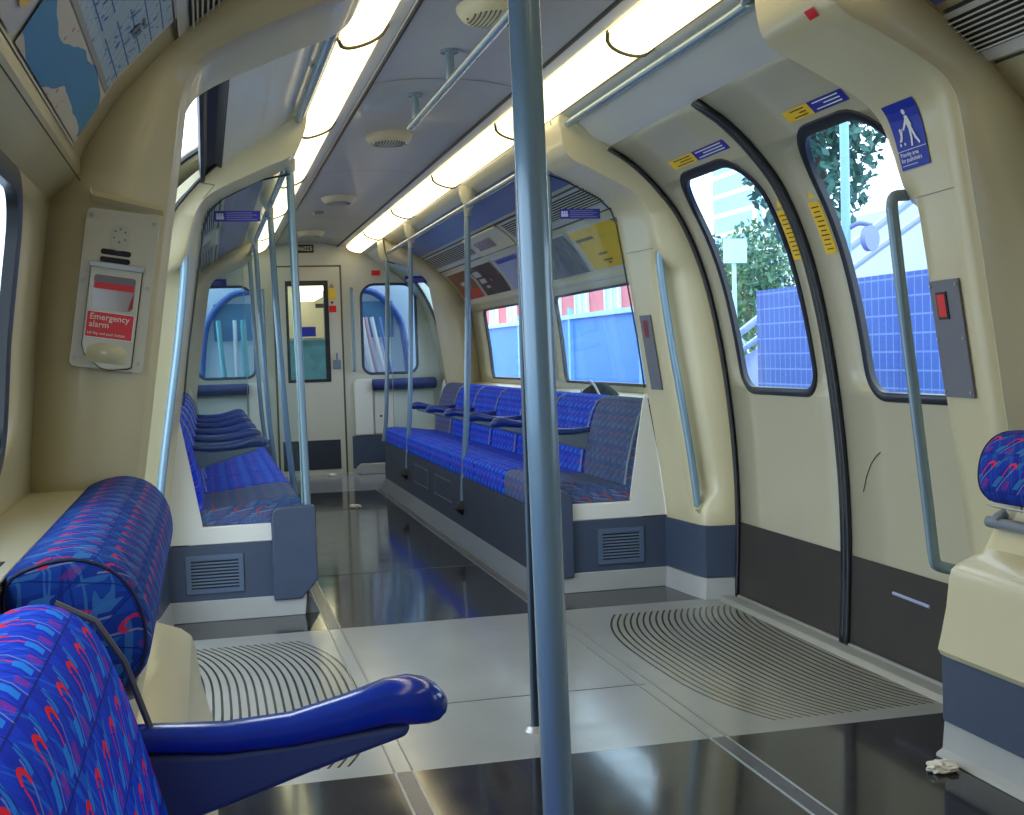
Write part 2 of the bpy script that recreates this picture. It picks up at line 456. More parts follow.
# ------------------------------------------------------------------ arches / pillars round the doorways
def arch(s, ymap, label, near=False, recess=True, dx=0.):
    """lofted surround; ymap maps the reference distance (5.67 bay plane .. 5.25 door) to world y"""
    secs = []
    def rec(z, k):
        if not recess: return 0
        a = min(max((z-.40)/.06, 0), 1)*min(max((1.57-z)/.05, 0), 1); return k*a*a*(3-2*a)
    zl = [p[1] for p in INNS_]
    def inn(off, k=0.): return [(x+off*min(1, max(0, (1.9-z)/.3)) + rec(z, k), z) for x, z in INNS_]
    def door():
        r = []
        for x, z in INNS_:
            if z <= 2.04: xx = x_at(DOORS_, z)-.015
            else: xx = .76-(z-2.04)/.14*.215
            r.append((max(xx, x) if z < 2.0 else xx, z))
        return r
    top = [(5.67, inn(.0)), (5.655, inn(-.004)), (5.60, inn(.006)), (5.45, inn(.022)), (5.405, inn(.026)), (5.39, inn(.028, .022)), (5.365, inn(.03, .06)), (5.33, inn(.036, .085)), (5.30, inn(.055, .085)), (5.275, door()), (5.262, door())]
    if near:
        top = [(5.69, [(x+.10*(z < 1.9), z) for x, z in inn(.0)]), (5.68, [(x+.02, z) for x, z in inn(0)])]+[(y, q) for y, q in top[1:]]
        top[0] = (5.69, [(x+.012, z) for x, z in inn(0)])
    mb = MB()
    def dd(z): return dx*min(1, max(0, (2.12-z)/.3))
    mb.grid([[(s*(x+dd(z)), ymap(y), z) for x, z in sec] for y, sec in top])
    mb.grid([[(s*(x+dd(z)), ymap(5.262), z) for x, z in door()], [(s*(x+.05+dd(z)), ymap(5.262), z) for x, z in door()]])
    return trim(mb, [CREAM], label, smooth=True, ang=1.0)
for s_, nm in ((1, 'right'), (-1, 'left')):
    arch(s_, lambda y: y, 'far moulded pillar of the %s doorway' % nm, dx=0 if s_ > 0 else .06)
    arch(s_, lambda y: 8.61-y, 'near moulded pillar of the %s doorway' % nm, near=True, dx=0 if s_ > 0 else .085)
    # far-end plain arch
    mb = MB(); rows = []
    for y, o_ in ((YF, .03), (YF+.06, .0), (YF+.2, .02), (YF+.34, .10), (YF+.36, .16)):
        rows.append([(s_*(x+o_*min(1, max(0, (2.0-z)/.4))+ .11*min(1, max(0, (1.95-z)/.5))), y, z) for x, z in INNS_])
    mb.grid(rows); trim(mb, [CREAM], 'moulded pillar at the far end of the %s bench' % nm, smooth=True, ang=1.0)
    # kick and skirting wrapped round the pillar foot
    for a_, nmm in ((lambda y: y, 'far'), (lambda y: 8.61-y, 'near')):
        mb = MB()
        foot = [(1.137, 5.672), (1.145, 5.60), (1.164, 5.40), (1.174, 5.33), (1.186, 5.292), (1.332, 5.262)]
        def off(d): return [(x-(d if i < 5 else 0), y-(d if i >= 4 else 0)) for i, (x, y) in enumerate(foot)]
        for d0, za, zb, mi in ((.008, .098, .335, 0), (.020, 0, .095, 1)):
            F = off(d0); T = off(d0 if mi == 0 else .009); e0 = .02 if mi == 0 else 0
            LS = 0 if s_ > 0 else .06
            F = [(x+LS, y) for x, y in F]; T = [(x+LS, y) for x, y in T]
            mb.grid([[(s_*x, a_(y), za) for x, y in F], [(s_*(x-e0*.0), a_(y), zb) for x, y in T], [(s_*(x+.02), a_(y), zb) for x, y in T]], mi)
        trim(mb, [KICK, SKIRT], 'slate kick strip round the foot of the %s %s pillar' % (nmm, nm))

# doorway header between light trough and door top
for s_, nm in ((1, 'right'), (-1, 'left')):
    mb = MB()
    P_ = [(.545, 2.178), (.60, 2.165), (.645, 2.12), (.70, 2.075), (.765, 2.040), (.80, 2.045)]
    mb.grid([[(s_*x, 3.31, z) for x, z in P_], [(s_*x, 5.29, z) for x, z in P_]])
    trim(mb, CREAM2, 'sloping header above the %s sliding doors' % nm, smooth=True, ang=.3)

# ------------------------------------------------------------------ sliding doors
dno = 0
def door_leaf(s, y0, y1, h, label, seam_side):
    global dno
    dno += 1
    mb = MB(); sheet(mb, DOORS_, s, y0, y1, .01, 2.05, [h])
    d = struct(mb.build('door_%d' % dno, [DOORC], smooth=True, solid=.010, off=0), label)
    mb = MB(); gasket(mb, DOORS_, s, h, .03, .014); mb.build('window_gasket', RUBBER, d, smooth=True)
    mb = MB(); fill_hole(mb, DOORS_, s, h, -.012); mb.build('glass', GL, d)
    mb = MB(); sheet(mb, DOORS_, s, y0+.002, y1-.002, .02, .352, [], .009); mb.build('kick_panel', KICKD, d, smooth=True)
    # rubber edge
    ye = y0 if seam_side < 0 else y1
    a, b = (ye-.002, ye+.028) if seam_side < 0 else (ye-.028, ye+.002)
    mb = MB(); sheet(mb, DOORS_, s, a, b, .012, 2.045, [], .014); mb.build('edge_seal', RUBBER, d, smooth=True, solid=.016)
    return d
for s_, nm in ((1, 'right'), (-1, 'left')):
    d1 = door_leaf(s_, 4.262, 5.30, (4.415, 5.075, .965, 1.855, .09, .16), 'far leaf of the %s sliding doors' % nm, -1)
    d2 = door_leaf(s_, 3.26, 4.258, (3.44, 4.0, .965, 1.855, .09, .16), 'near leaf of the %s sliding doors' % nm, 1)
    # stickers are part of the leaves
    def sticker(d, name, m, y0, y1, z0, z1, off=.0075, mark=None):
        mb = MB(); sheet(mb, DOORS_, s_, y0, y1, z0, z1, [], off, step=.02); o = mb.build(name, m, d, smooth=True); return o
    for d, ya, yb in ((d1, 4.40, 4.99), (d2, 3.50, 3.93)):
        ym = ya+(yb-ya)*.52
        st = sticker(d, 'blue_notice_strip', BLUEP2, ya, ym, 1.898, 1.930)
        o = sticker(d, 'yellow_notice_strip', YEL, ym, yb-.03, 1.898, 1.930)
        mb = MB()
        for k in range(3):
            sheet(mb, DOORS_, s_, ym+.03, yb-.08-(k % 2)*.05, 1.904+k*.009, 1.907+k*.009, [], .009)
        mb.build('printed_lines', BLKP, o)
        mb = MB()
        for k in range(3): sheet(mb, DOORS_, s_, ya+.03, ym-.03-(k % 2)*.06, 1.904+k*.009, 1.907+k*.009, [], .009)
        mb.build('printed_lines', WHITEP, st)
    for d, ya, yb in ((d1, 4.300, 4.380), (d2, 4.045, 4.125)):
        o = sticker(d, 'yellow_warning_strip', YEL, ya, yb, 1.47, 1.655)
        mb = MB()
        for k in range(10):
            zz = 1.638-k*.0165; sheet(mb, DOORS_, s_, ya+.012+(k % 3)*.003, yb-.012-(k % 2)*.008, zz-.004, zz, [], .009)
        mb.build('printed_lines', BLKP, o)
        def T(y, z): 
            n = nrm_at(DOORS_, z); return (s_*(x_at(DOORS_, z)-n[0]*.0045), y, z-n[1]*.0045)
        ym = (ya+yb)/2
        mb = MB(); mb.add([T(ya+.008, 1.662), T(yb-.008, 1.662), T(ym, 1.70)], [(0, 1, 2)]); wo = mb.build('warning_triangle', BLKP, d)
        def T2(y, z): 
            n = nrm_at(DOORS_, z); return (s_*(x_at(DOORS_, z)-n[0]*.0055), y, z-n[1]*.0055)
        mb = MB(); mb.add([T2(ya+.017, 1.667), T2(yb-.017, 1.667), T2(ym, 1.692)], [(0, 1, 2)]); mb.build('triangle_face', YEL, wo)
    if s_ < 0:      # the left doors stand open, slid along the outside of the body
        d1.location = (-.19, .955, 0); d2.location = (-.19, -.955, 0)
        d1['label'] = 'far leaf of the open left doors, slid outside the body'; d2['label'] = 'near leaf of the open left doors, slid outside the body'
        mb = MB(); sheet(mb, DOORS_, s_, 3.34, 5.28, 1.945, 2.045, [], .004, step=.015)
        trim(mb, CREAM2, 'grey header panel above the open left doorway', smooth=True)
        mb = MB(); mb.grid([[(-x, y, z) for y in (3.36, 5.28)] for x, z in ((.875, 1.975), (.905, 1.942), (.93, 1.952), (.965, 1.93), (.975, 1.885), (.985, 1.88), (.99, 1.94))])
        trim(mb, mat('door_track_navy', (.004, .006, .018), .6), 'dark door track above the open left doorway', solid=.006)
    # dark seals where the leaves meet the pillars
    mb = MB(); sheet(mb, DOORS_, s_, 5.235, 5.262, .01, 2.04, [], .016); sheet(mb, DOORS_, s_, 3.338, 3.365, .01, 2.04, [], .016)
    mb.v = [(x-(.05 if s_ < 0 else 0), y, z) for x, y, z in mb.v]
    trim(mb, RUBBER, 'dark seals down the sides of the %s doorway' % nm, smooth=True, solid=.012)
    if s_ > 0:
        mb = MB(); mb.tube([(1.335-.014, 3.93, .262), (1.335-.014, 3.70, .256)], .006, 8); mb.build('bright_scuff_strip', mat('scuff_blue', (.35, .40, .62), .4), d2)
        mb = MB(); P_ = [(4.13, .60), (4.10, .66), (4.06, .71), (4.02, .74), (3.99, .755)]
        mb.tube([(x_at(DOORS_, z)-.0065, y, z) for y, z in P_], .0016, 6); mb.build('scratch', BLKP, d2)

# ------------------------------------------------------------------ ceiling
mb = MB()
cs = [(-.315, 2.248), (-.27, 2.262), (-.16, 2.278), (0, 2.284), (.16, 2.278), (.27, 2.262), (.315, 2.248)]
cs = catmull(cs, 3)
mb.grid([[(x, YN, z) for x, z in cs], [(x, YE, z) for x, z in cs]])
top = [(-.33, 2.262), (-.33, 2.34), (.33, 2.34), (.33, 2.262)]
struct(mb.build('ceiling', CEIL, smooth=True, solid=.01, off=1), 'grey curved central ceiling')
mb = MB()
for yy in (2.0, 5.10, 7.62, 10.1):
    mb.grid([[(x, yy, z-.0015) for x, z in cs], [(x, yy+.006, z-.0015) for x, z in cs]])
trim(mb, BLKP, 'joints across the ceiling panels')
# trough frames (both sides): inner strip, back, outer strip
for s_, nm in ((1, 'right'), (-1, 'left')):
    mb = MB()
    for prof, mi in (([(.318, 2.252), (.322, 2.249), (.374, 2.241), (.378, 2.262)], 0), ([(.376, 2.262), (.542, 2.225)], 1), ([(.538, 2.215), (.540, 2.184), (.552, 2.180), (.556, 2.20)], 2)):
        mb.grid([[(s_*x, YN, z) for x, z in prof], [(s_*x, YE, z) for x, z in prof]], mi)
    trim(mb, [CREAM2, CREAM, TROUGH], 'frame of the %s light trough' % nm)
    mb = MB(); mb.box((s_*.308-.004, YN, 2.236), (s_*.308+.004, YE, 2.25)); trim(mb, BLKP, 'dark joint beside the %s lights' % nm)
    # bay covers: strip between trough and the map strip already in wall sheet

def light_panel(s, y0, y1, label):
    root = empty('ceiling_light', (s*.455, y0, 2.17))
    rows = []; n = 12; m = 14
    for i in range(m+1):
        row = []
        for j in range(n+1):
            t = j/n; c = 2*t-1
            yend = y1-.004 + .085*math.sqrt(max(0, 1-c*c)) - .05
            yst = y0 + .085*math.sqrt(max(0, 1-c*c)) - .05
            y = yst+(yend-yst)*i/m
            lift = .012*(i/m)   # the far end hangs a little lower than the next panel
            edge = math.sqrt(max(0, 1-abs(c)**3))
            endr = min(1, (m-i)/2.0)
            z = 2.238+(2.186-2.238)*t - .022*edge*(1-.0*endr) - lift*.5
            row.append((s*(.378+.160*t), y, z))
        rows.append(row)
    mb = MB(); mb.grid(rows); o = mb.build('diffuser', LENS, root, smooth=True)
    mb = MB(); mb.tube([(p[0], p[1]+.002, p[2]-.001) for p in rows[-1]], .0085, 8); mb.build('end_rim', mat('rim_olive', (.12, .105, .04), .6), root)
    tag(root, label, 'ceiling light', 'ceiling lights on the %s' % ('right' if s > 0 else 'left'))
    return root
edges = [-1.0, .73, 2.44, 4.15, 5.85, 7.55, 9.25, 10.90, 12.30]
ordn = ['rearmost, behind the camera', 'second from behind the camera', 'first in view', 'second', 'third', 'fourth', 'fifth', 'farthest, against the end wall']
desc = ['behind the viewer over the rear seats', 'overhead beside the near seats', 'nearest one in view, cut by the top of the picture', 'above the sliding doors', 'at the near end of the bench', 'over the middle of the bench', 'towards the far end of the bench', 'farthest, ending at the end wall']
for s_, nm in ((1, 'right'), (-1, 'left')):
    for i in range(8):
        if i == 0 : pass
        light_panel(s_, edges[i]+.012, edges[i+1]-.0, 'glowing %s ceiling light, %s' % (nm, desc[i]))

# ceiling grilles
def grille(y, label):
    root = empty('ceiling_grille', (-.04, y, 2.28))
    mb = MB(); rows = []
    n = 28
    for k, (r, z) in enumerate([(.122, 2.284), (.120, 2.268), (.104, 2.244), (.06, 2.232), (.0, 2.230)]):
        rows.append([(-.04+r*math.cos(2*PI*i/n), y+r*1.25*math.sin(2*PI*i/n), z) for i in range(n)])
    mb.grid(rows, close=True); mb.build('dome', mat('grille_cream', (.64, .58, .38), .45), root, smooth=True, ang=1.2)
    mb = MB()
    for k in range(-6, 7):
        xx = k*.0145; hh = math.sqrt(max(.085**2-xx*xx, 0))*1.25
        mb.tube([(-.04+xx, y-hh, 2.2385), (-.04+xx, y-hh*.6, 2.2325), (-.04+xx, y+hh*.6, 2.2325), (-.04+xx, y+hh, 2.2385)], .003, 6)
    mb.build('slots', mat('slot_dark', (.10, .09, .05), .7), root)
    tag(root, label, 'ceiling vent', 'oval ceiling grilles')
for y, l in ((4.02, 'cream oval ceiling grille cut by the top of the picture beside the near pole'), (6.42, 'cream oval ceiling grille at the end of the ceiling rail'),
             (8.9, 'cream oval ceiling grille midway over the bench aisle'), (11.3, 'small cream oval ceiling grille nearest the end door')):
    grille(y, l)
# odd small ceiling box
mb = MB(); mb.prism([(-.14, 2.286), (-.13, 2.262), (-.07, 2.262), (-.06, 2.286)], 1, 9.75, 9.9)
tag(mb.build('ceiling_sensor', STEEL, bevel=.004), 'small grey box on the ceiling between two oval grilles', 'sensor')

# central ceiling rail
root = empty('ceiling_rail', (-.07, 4.3, 2.28))
mb = MB(); mb.tube([(-.07, 2.6, 2.165), (-.07, 5.53, 2.165), (-.07, 5.56, 2.168)], .0165, 14); mb.build('bar', POLE, root, smooth=True)
for yy in (2.9, 4.62, 5.40):
    mb = MB(); mb.tube([(-.07, yy, 2.172), (-.07, yy, 2.272)], .017, 12); h_ = mb.build('hanger', POLE, root, smooth=True)
    mb = MB(); mb.tube([(-.07, yy, 2.270), (-.07, yy, 2.282)], .034, 16); mb.build('flange', POLE, h_, smooth=True)
tag(root, 'blue-grey grab rail hanging down the middle of the ceiling', 'grab rail')

# header rails beside the doors (curve up at both ends)
for s_, nm in ((1, 'right'), (-1, 'left')):
    root = empty('door_rail', (s_*.58, 4.4, 2.16))
    pts = [(.555, 3.38, 2.19), (.562, 3.385, 2.168), (.576, 3.42, 2.150), (.582, 3.50, 2.143), (.582, 4.4, 2.143), (.582, 5.32, 2.143), (.576, 5.40, 2.150), (.562, 5.435, 2.168), (.555, 5.44, 2.19)]
    mb = MB(); mb.tube([(s_*x, y, z) for x, y, z in catmull(pts, 4)], .0175, 14); mb.build('bar', POLE, root, smooth=True)
    for yy in (4.40,):
        mb = MB(); mb.tube([(s_*.582, yy, 2.145), (s_*.60, yy, 2.17)], .011, 10); mb.build('bracket', POLE, root, smooth=True)
    tag(root, 'blue-grey grab rail under the %s lights above the sliding doors' % nm, 'grab rail')

# ------------------------------------------------------------------ bay upper panels: rail, brackets, poles, vents, posters
def bay_pt(s, y, z, off): 
    n = nrm_at(BAY, z); return (s*(x_at(BAY, z)-n[0]*off), y, z-n[1]*off)
def bay_sheet(s, y0, y1, z0, z1, off=.004, step=.03, mb=None, mi=0):
    mb = mb or MB(); zs = [z0+(z1-z0)*i/max(1, int((z1-z0)/step)) for i in range(max(1, int((z1-z0)/step))+1)]
    for q in (1.612, 1.74, 1.835, 1.92, 1.98, 2.055):
        if z0+.004 < q < z1-.004: zs.append(q)
    zs = sorted(set(round(q, 4) for q in zs))
    mb.grid([[bay_pt(s, y0, z, off), bay_pt(s, y1, z, off)] for z in zs], mi); return mb
STRIP = mat('route_strip_blue_grey', (.085, .115, .33), .35, noise=.15, coat=.2)
for s_, nm in ((1, 'right'), (-1, 'left')):
    for a, b_ in ((Y1B+.02, YF-.02), (YN, Y0B-.02)):
        trim(bay_sheet(s_, a, b_, 2.012, 2.128), STRIP, 'blue-grey panel strip above the %s vents' % nm)
        mb = MB(); bay_sheet(s_, a, b_, 1.993, 2.000, .006, mb=mb); bay_sheet(s_, a, b_, 1.868, 1.874, .006, mb=mb); bay_sheet(s_, a, b_, 1.5582, 1.5592, .006, mb=mb)
        trim(mb, BLKP, 'dark joints along the %s cove' % nm)

def vent(s, y0, y1, label):
    root = empty('air_vent', (s*.96, (y0+y1)/2, 1.94))
    mb = bay_sheet(s, y0, y1, 1.878, 1.992, .005); mb.build('vent_frame', CREAM2, root)
    mb = bay_sheet(s, y0+.02, y1-.02, 1.902, 1.982, .007); mb.build('vent_slot_back', BLACK, root)
    mb = MB()
    for k in range(8):
        z = 1.907+k*.0098
        a, b_ = bay_pt(s, y0+.02, z, .012), bay_pt(s, y1-.02, z, .012)
        mb.tube([a, b_], .0026, 6)
    mb.build('slats', CREAM2, root, smooth=True)
    tag(root, label, 'air vent', 'slatted air vents in the coves')
    return root
V = [(5.75, 7.95), (9.2, 10.85)]
vent(1, 5.75, 7.99, 'long slatted vent in the right cove, beside the glass screen'); vent(1, 9.17, 10.86, 'slatted vent in the right cove, at the far end of the bench')
vent(-1, 5.75, 7.99, 'long slatted vent in the left cove, seen through the glass screen'); vent(-1, 9.17, 10.86, 'slatted vent in the left cove, at the far end of the bench')
vent(1, .9, 2.95, 'long slatted vent in the top right corner'); vent(-1, .9, 2.93, 'slatted vent in the top left corner above the map poster')
# exit-light housings between vents
for s_, nm in ((1, 'right'), (-1, 'left')):
    root = empty('cove_light_housing', (s_*.96, 8.58, 1.94))
    bay_sheet(s_, 8.06, 9.10, 1.874, 1.995, .010).build('cover', CREAM, root, solid=.006)
    bay_sheet(s_, 8.46, 8.98, 1.905, 1.958, .016).build('red_lens', mat('dark_red_lens', (.22, .012, .015), .25, coat=.4), root)
    mb = MB(); a, b_ = bay_pt(s_, 8.06, 1.992, .014), bay_pt(s_, 9.10, 1.992, .014); mb.tube([a, b_], .009, 8); mb.build('bead', mat('bead_cream', (.78, .72, .48), .4), root, smooth=True)
    tag(root, 'cream housing with a dark red lens in the %s cove between two vents' % nm, 'light housing')

# art materials for posters ------------------------------------------------
def art(name, build):
    m, N, L, b = newmat(name); e = NB(m); x, y, z = e.xyz('Object')
    L.new(build(e, x, y, z), b.inputs['Base Color']); b.inputs['Roughness'].default_value = .5; b.inputs['Specular IOR Level'].default_value = .3
    return m
def art_yellow(e, x, y, z):
    n = e.noise(9); c = e.mix(e.m('GREATER_THAN', n, .6), (.80, .52, .01), (.62, .42, .02))
    c = e.mix(e.m('MULTIPLY', e.m('GREATER_THAN', e.m('ADD', z, e.m('MULTIPLY', y, -.35)), .16), .9), c, (.18, .09, .10))
    return c
def art_grey(e, x, y, z):
    n = e.noise(11, None, 6); w = e.noise(4)
    c = e.mix(n, (.02, .025, .03), (.42, .45, .48)); return e.mix(e.m('GREATER_THAN', w, .62), c, (.16, .17, .24))
def art_dark(e, x, y, z):
    n = e.noise(9, None, 5); c = e.mix(e.m('MULTIPLY', n, .8), (.015, .012, .02), (.16, .06, .05)); return e.mix(e.m('GREATER_THAN', n, .62), c, (.30, .20, .18))
def art_orange(e, x, y, z):
    n = e.noise(7, None, 5); c = e.mix(n, (.05, .03, .02), (.45, .16, .05)); return e.mix(e.m('LESS_THAN', z, -.035), c, (.55, .05, .02))
def art_white(e, x, y, z):
    n = e.noise(16, None, 4); c = e.mix(n, (.34, .37, .52), (.44, .47, .60)); return e.mix(e.m('GREATER_THAN', e.noise(30), .68), c, (.12, .2, .35))
def art_green(e, x, y, z):
    return e.mix(e.noise(5), (.0, .16, .10), (.0, .22, .14))
def art_map(e, x, y, z):
    n = e.noise(5, None, 2); c = e.mix(e.noise(30), (.60, .55, .42), (.68, .64, .52))
    riv = e.m('ADD', e.m('MULTIPLY', e.m('SINE', e.m('MULTIPLY', y, 9)), .018), e.m('MULTIPLY', n, .05))
    bl = e.m('LESS_THAN', e.m('ABSOLUTE', e.m('SUBTRACT', e.m('ADD', z, .105), riv)), .034)
    c = e.mix(bl, c, (.06, .27, .50))
    vo = e.N.new('ShaderNodeTexVoronoi'); vo.inputs['Scale'].default_value = 34; e.L.new(e.obj, vo.inputs['Vector'])
    c = e.mix(e.m('MULTIPLY', e.m('LESS_THAN', vo.outputs['Distance'], .17), e.m('GREATER_THAN', e.noise(4), .5)), c, (.60, .10, .04))
    return c
def art_plan(e, x, y, z):
    c = e.mix(e.noise(3), (.36, .50, .60), (.46, .58, .64))
    br = e.N.new('ShaderNodeTexBrick'); br.inputs['Scale'].default_value = 10; br.inputs['Mortar Size'].default_value = .012
    e.L.new(e.comb(e.m('ADD', y, e.m('MULTIPLY', z, 1.6)), z, 0), br.inputs['Vector'])
    ink = e.m('MULTIPLY', e.m('GREATER_THAN', br.outputs['Fac'], .5), e.m('GREATER_THAN', e.noise(4), .44))
    c = e.mix(ink, c, (.02, .10, .36)); sp = e.m('MULTIPLY', e.m('GREATER_THAN', e.noise(55), .62), e.m('GREATER_THAN', e.noise(5), .50))
    return e.mix(sp, c, (.03, .12, .40))
def poster(s, y0, y1, z0, z1, m, label, group=None, extra=None, frame=True):
    root = empty('poster', (s*1.165, (y0+y1)/2, (z0+z1)/2))
    if frame:
        bay_sheet(s, y0-.02, y1+.02, z0-.010, z1+.010, .004).build('border', mat('poster_border', (.62, .62, .56), .4), root)
    mb = bay_sheet(s, y0, y1, z0, z1, .008, step=.02); mb.build('print', m, root, smooth=True)
    if extra: extra(root, s)
    tag(root, label, 'poster', group); return root
def marks(root, s, items, m, name='lettering', off=.010):
    mb = MB()
    for (a, b_, c, d) in items: bay_sheet(s, a, b_, c, d, off, mb=mb)
    mb.build(name, m, root)
def curved_text(root, s, txt, size, y, z, m, flip=1, off=.011):
    """lettering lying on the cove; y runs along the car, reading left to right for someone facing the wall"""
    vs, fs = text_mesh(txt, size, size*.012)
    out = []
    for (a, b_, _) in vs:
        zz = z+b_*.75; yy = y+(-a if s > 0 else a)
        out.append(bay_pt(s, yy, min(zz, 1.97), off))
    mb = MB(); mb.add(out, fs); mb.build('lettering', m, root)
def ex_y(r, s): marks(r, s, [(6.62, 6.78, 1.690, 1.700), (6.60, 6.76, 1.655, 1.664), (6.64, 6.70, 1.64, 1.648), (6.66, 6.98, 1.775, 1.79)], mat('brown_ink', (.12, .07, .02), .5))
def ex_d(r, s): marks(r, s, [(9.62, 9.84, 1.76, 1.80), (9.60, 9.80, 1.71, 1.745), (9.58, 9.70, 1.67, 1.69)], mat('pale_ink', (.55, .50, .48), .5))
def ex_o(r, s): marks(r, s, [(10.30, 10.5, 1.73, 1.76), (10.28, 10.42, 1.69, 1.71)], mat('pale_ink', (.6, .55, .5), .5))
def ex_w(r, s): marks(r, s, [(8.3, 8.9, 1.80, 1.825)], BLUEP2, 'heading_band')
poster(1, 5.80, 7.00, 1.618, 1.832, art('art_yellow', art_yellow), 'yellow advertisement with a dark picture corner, nearest in the right cove', 'advertising cards in the right cove', ex_y)
poster(1, 7.10, 8.02, 1.618, 1.832, art('art_grey', art_grey), 'grey photographic advertisement beside the yellow one', 'advertising cards in the right cove')
poster(1, 8.12, 8.98, 1.618, 1.832, art('art_white', art_white), 'pale lilac route map card left of the near pole', 'advertising cards in the right cove', ex_w)
poster(1, 9.08, 9.88, 1.618, 1.832, art('art_dark', art_dark), 'dark advertisement with pale lettering in the right cove', 'advertising cards in the right cove', ex_d)
poster(1, 9.98, 10.72, 1.618, 1.832, art('art_orange', art_orange), 'brown and red advertisement, farthest in the right cove', 'advertising cards in the right cove', ex_o)
poster(1, 1.2, 2.75, 1.618, 1.832, art('art_green', art_green), 'green poster at the right edge of the picture', None)
poster(-1, 5.9, 7.9, 1.618, 1.832, art('art_white2', art_white), 'pale card in the left cove behind the glass screen', None)
MAPA = art('art_map', art_map); PLAN = art('art_plan', art_plan)
def ex_m(r, s):
    bay_sheet(s, 1.93, 2.71, 1.722, 1.866, .0095, step=.02).build('plan_panel', PLAN, r)
    bay_sheet(s, 1.93, 2.71, 1.712, 1.722, .0095, step=.02).build('fold_band', mat('fold_grey', (.33, .32, .27), .5), r)
    marks(r, s, [(2.50, 2.53, 1.79, 1.806), (2.54, 2.57, 1.79, 1.806), (2.50, 2.57, 1.812, 1.816)], mat('grey_ink', (.12, .16, .18), .5), off=.0115)
poster(-1, 1.90, 2.73, 1.612, 1.868, MAPA, 'blue and beige map poster in the left cove at the top left corner', None, ex_m)
def ex_c(r, s):
    mb = MB(); 
    for k, (yy, zz, rr, ) in enumerate([(1.80, 1.66, .02), (1.81, 1.69, .014)]):
        ring = [bay_pt(s, yy+rr*1.6*math.cos(a), zz+rr*math.sin(a), .012) for a in [2*PI*i/16 for i in range(16)]]
        mb = MB(); mb.add(ring, [tuple(range(16))]); mb.build('spot', [YEL, REDP][k], r)
poster(-1, .9, 1.86, 1.612, 1.85, mat('poster_offwhite', (.62, .60, .50), .4), 'off-white poster with yellow and red spots in the extreme top left corner', None, ex_c)

# bay rails with brackets and poles
PY = [5.70, 7.52, 9.70, 11.00]
pdesc = ['nearest the sliding doors, at the bench end', 'second from the sliding doors', 'third from the sliding doors', 'farthest, at the far bench end']
for s_, nm in ((1, 'right'), (-1, 'left')):
    mb = MB(); xr = .592; zr = 2.055
    root = empty('bench_rail', (s_*xr, 8.3, zr))
    mb.tube([(s_*xr, 5.70, zr), (s_*xr, 11.0, zr)], .0165, 12); mb.build('bar', POLE, root, smooth=True)
    tag(root, 'grab rail running along the top of the %s bench poles' % nm, 'grab rail')
    for y in PY:
        sec = []
        for (x, z), hw in zip([(.553, 2.178), (.556, 2.13), (.565, 2.085), (.585, 2.04), (.593, 2.01)], [.095, .090, .070, .036, .022]):
            sec.append([(s_*(x+dx*.9), y+hw*math.sin(a), z) for a, dx in [(2*PI*i/16, (.052*math.cos(2*PI*i/16)+.045)*min(1, .12+max(0, z-2.01)/.09)) for i in range(16)]])
        mb = MB(); mb.grid(sec, close=True); mb.add(sec[-1], [tuple(range(16))]); b_ = mb.build('rail_bracket', CREAM, root, smooth=True, ang=1.2)
for s_, nm in ((1, 'right'), (-1, 'left')):
    for i, y in enumerate(PY):
        zb = (.48, .23, .25, .40)[i]
        root = empty('grab_pole', (s_*.56, y, zb))
        path = [(s_*.593, y, 2.03), (s_*.583, y, 1.5), (s_*.570, y, .9), (s_*(.575 if i == 0 else .522), y, .50 if i else .48)]
        if i == 0: path = [(s_*.598, y, 2.03), (s_*.588, y, 1.2), (s_*.578, y, .475)]
        else: path = [(s_*.593, y, 2.03), (s_*.575, y, 1.4), (s_*.545, y, .75), (s_*.525, y, .5), (s_*.505, y, zb)]
        mb = MB(); mb.tube(catmull(path, 5), .0185, 14); mb.build('tube', POLE, root, smooth=True)
        mb = MB(); mb.tube([(s_*.594, y, 2.045), (s_*.595, y, 1.99)], [.024, .021], 14); mb.build('collar', mat('collar_grey', (.33, .36, .34), .35), root, smooth=True)
        if i in (1, 2):
            mb = MB(); mb.tube([(s_*.505, y, zb+.02), (s_*.505, y, zb-.005), (s_*.505, y, zb-.03), (s_*.505, y, zb-.07)], [.022, .050, .054, .01], 16); mb.build('foot_boss', BLACK, root, smooth=True)
        tag(root, 'slim blue-grey pole on the %s bench front, %s' % (nm, pdesc[i]), 'grab pole', 'grab poles along the %s bench' % nm)
# near full-height pole
root = empty('grab_pole', (-.60, 1.5, 0))
mb = MB(); mb.tube([(-.583, 1.5, 0.0), (-.5965, 1.5, 1.1), (-.611, 1.5, 2.13)], .0195, 28); mb.build('tube', POLE, root, smooth=True)
mb = MB(); mb.tube([(-.583, 1.5, 0.0), (-.583, 1.5, .02)], [.045, .03], 20); mb.build('floor_flange', STEEL, root, smooth=True)
mb = MB(); mb.tube([(-.611, 1.5, 2.10), (-.612, 1.5, 2.20)], [.024, .04], 20); mb.build('top_socket', CREAM, root, smooth=True)
tag(root, 'large blue-grey pole crossing the whole picture close to the viewer', 'grab pole')
root = empty('grab_pole', (-.065, 3.64, 0))
mb = MB(); mb.tube([(-.065, 3.64, 0.0), (-.065, 3.64, 2.27)], .0165, 16); mb.build('tube', mat('pole_dark', (.03, .05, .08), .3, metal=.3), root, smooth=True)
mb = MB(); mb.tube([(-.065, 3.64, 0.0), (-.065, 3.64, .016)], [.038, .028], 18); mb.build('floor_flange', STEEL, root, smooth=True)
mb = MB(); mb.tube([(-.065, 3.64, 2.245), (-.065, 3.64, 2.275)], [.022, .036], 18); mb.build('ceiling_flange', STEEL, root, smooth=True)
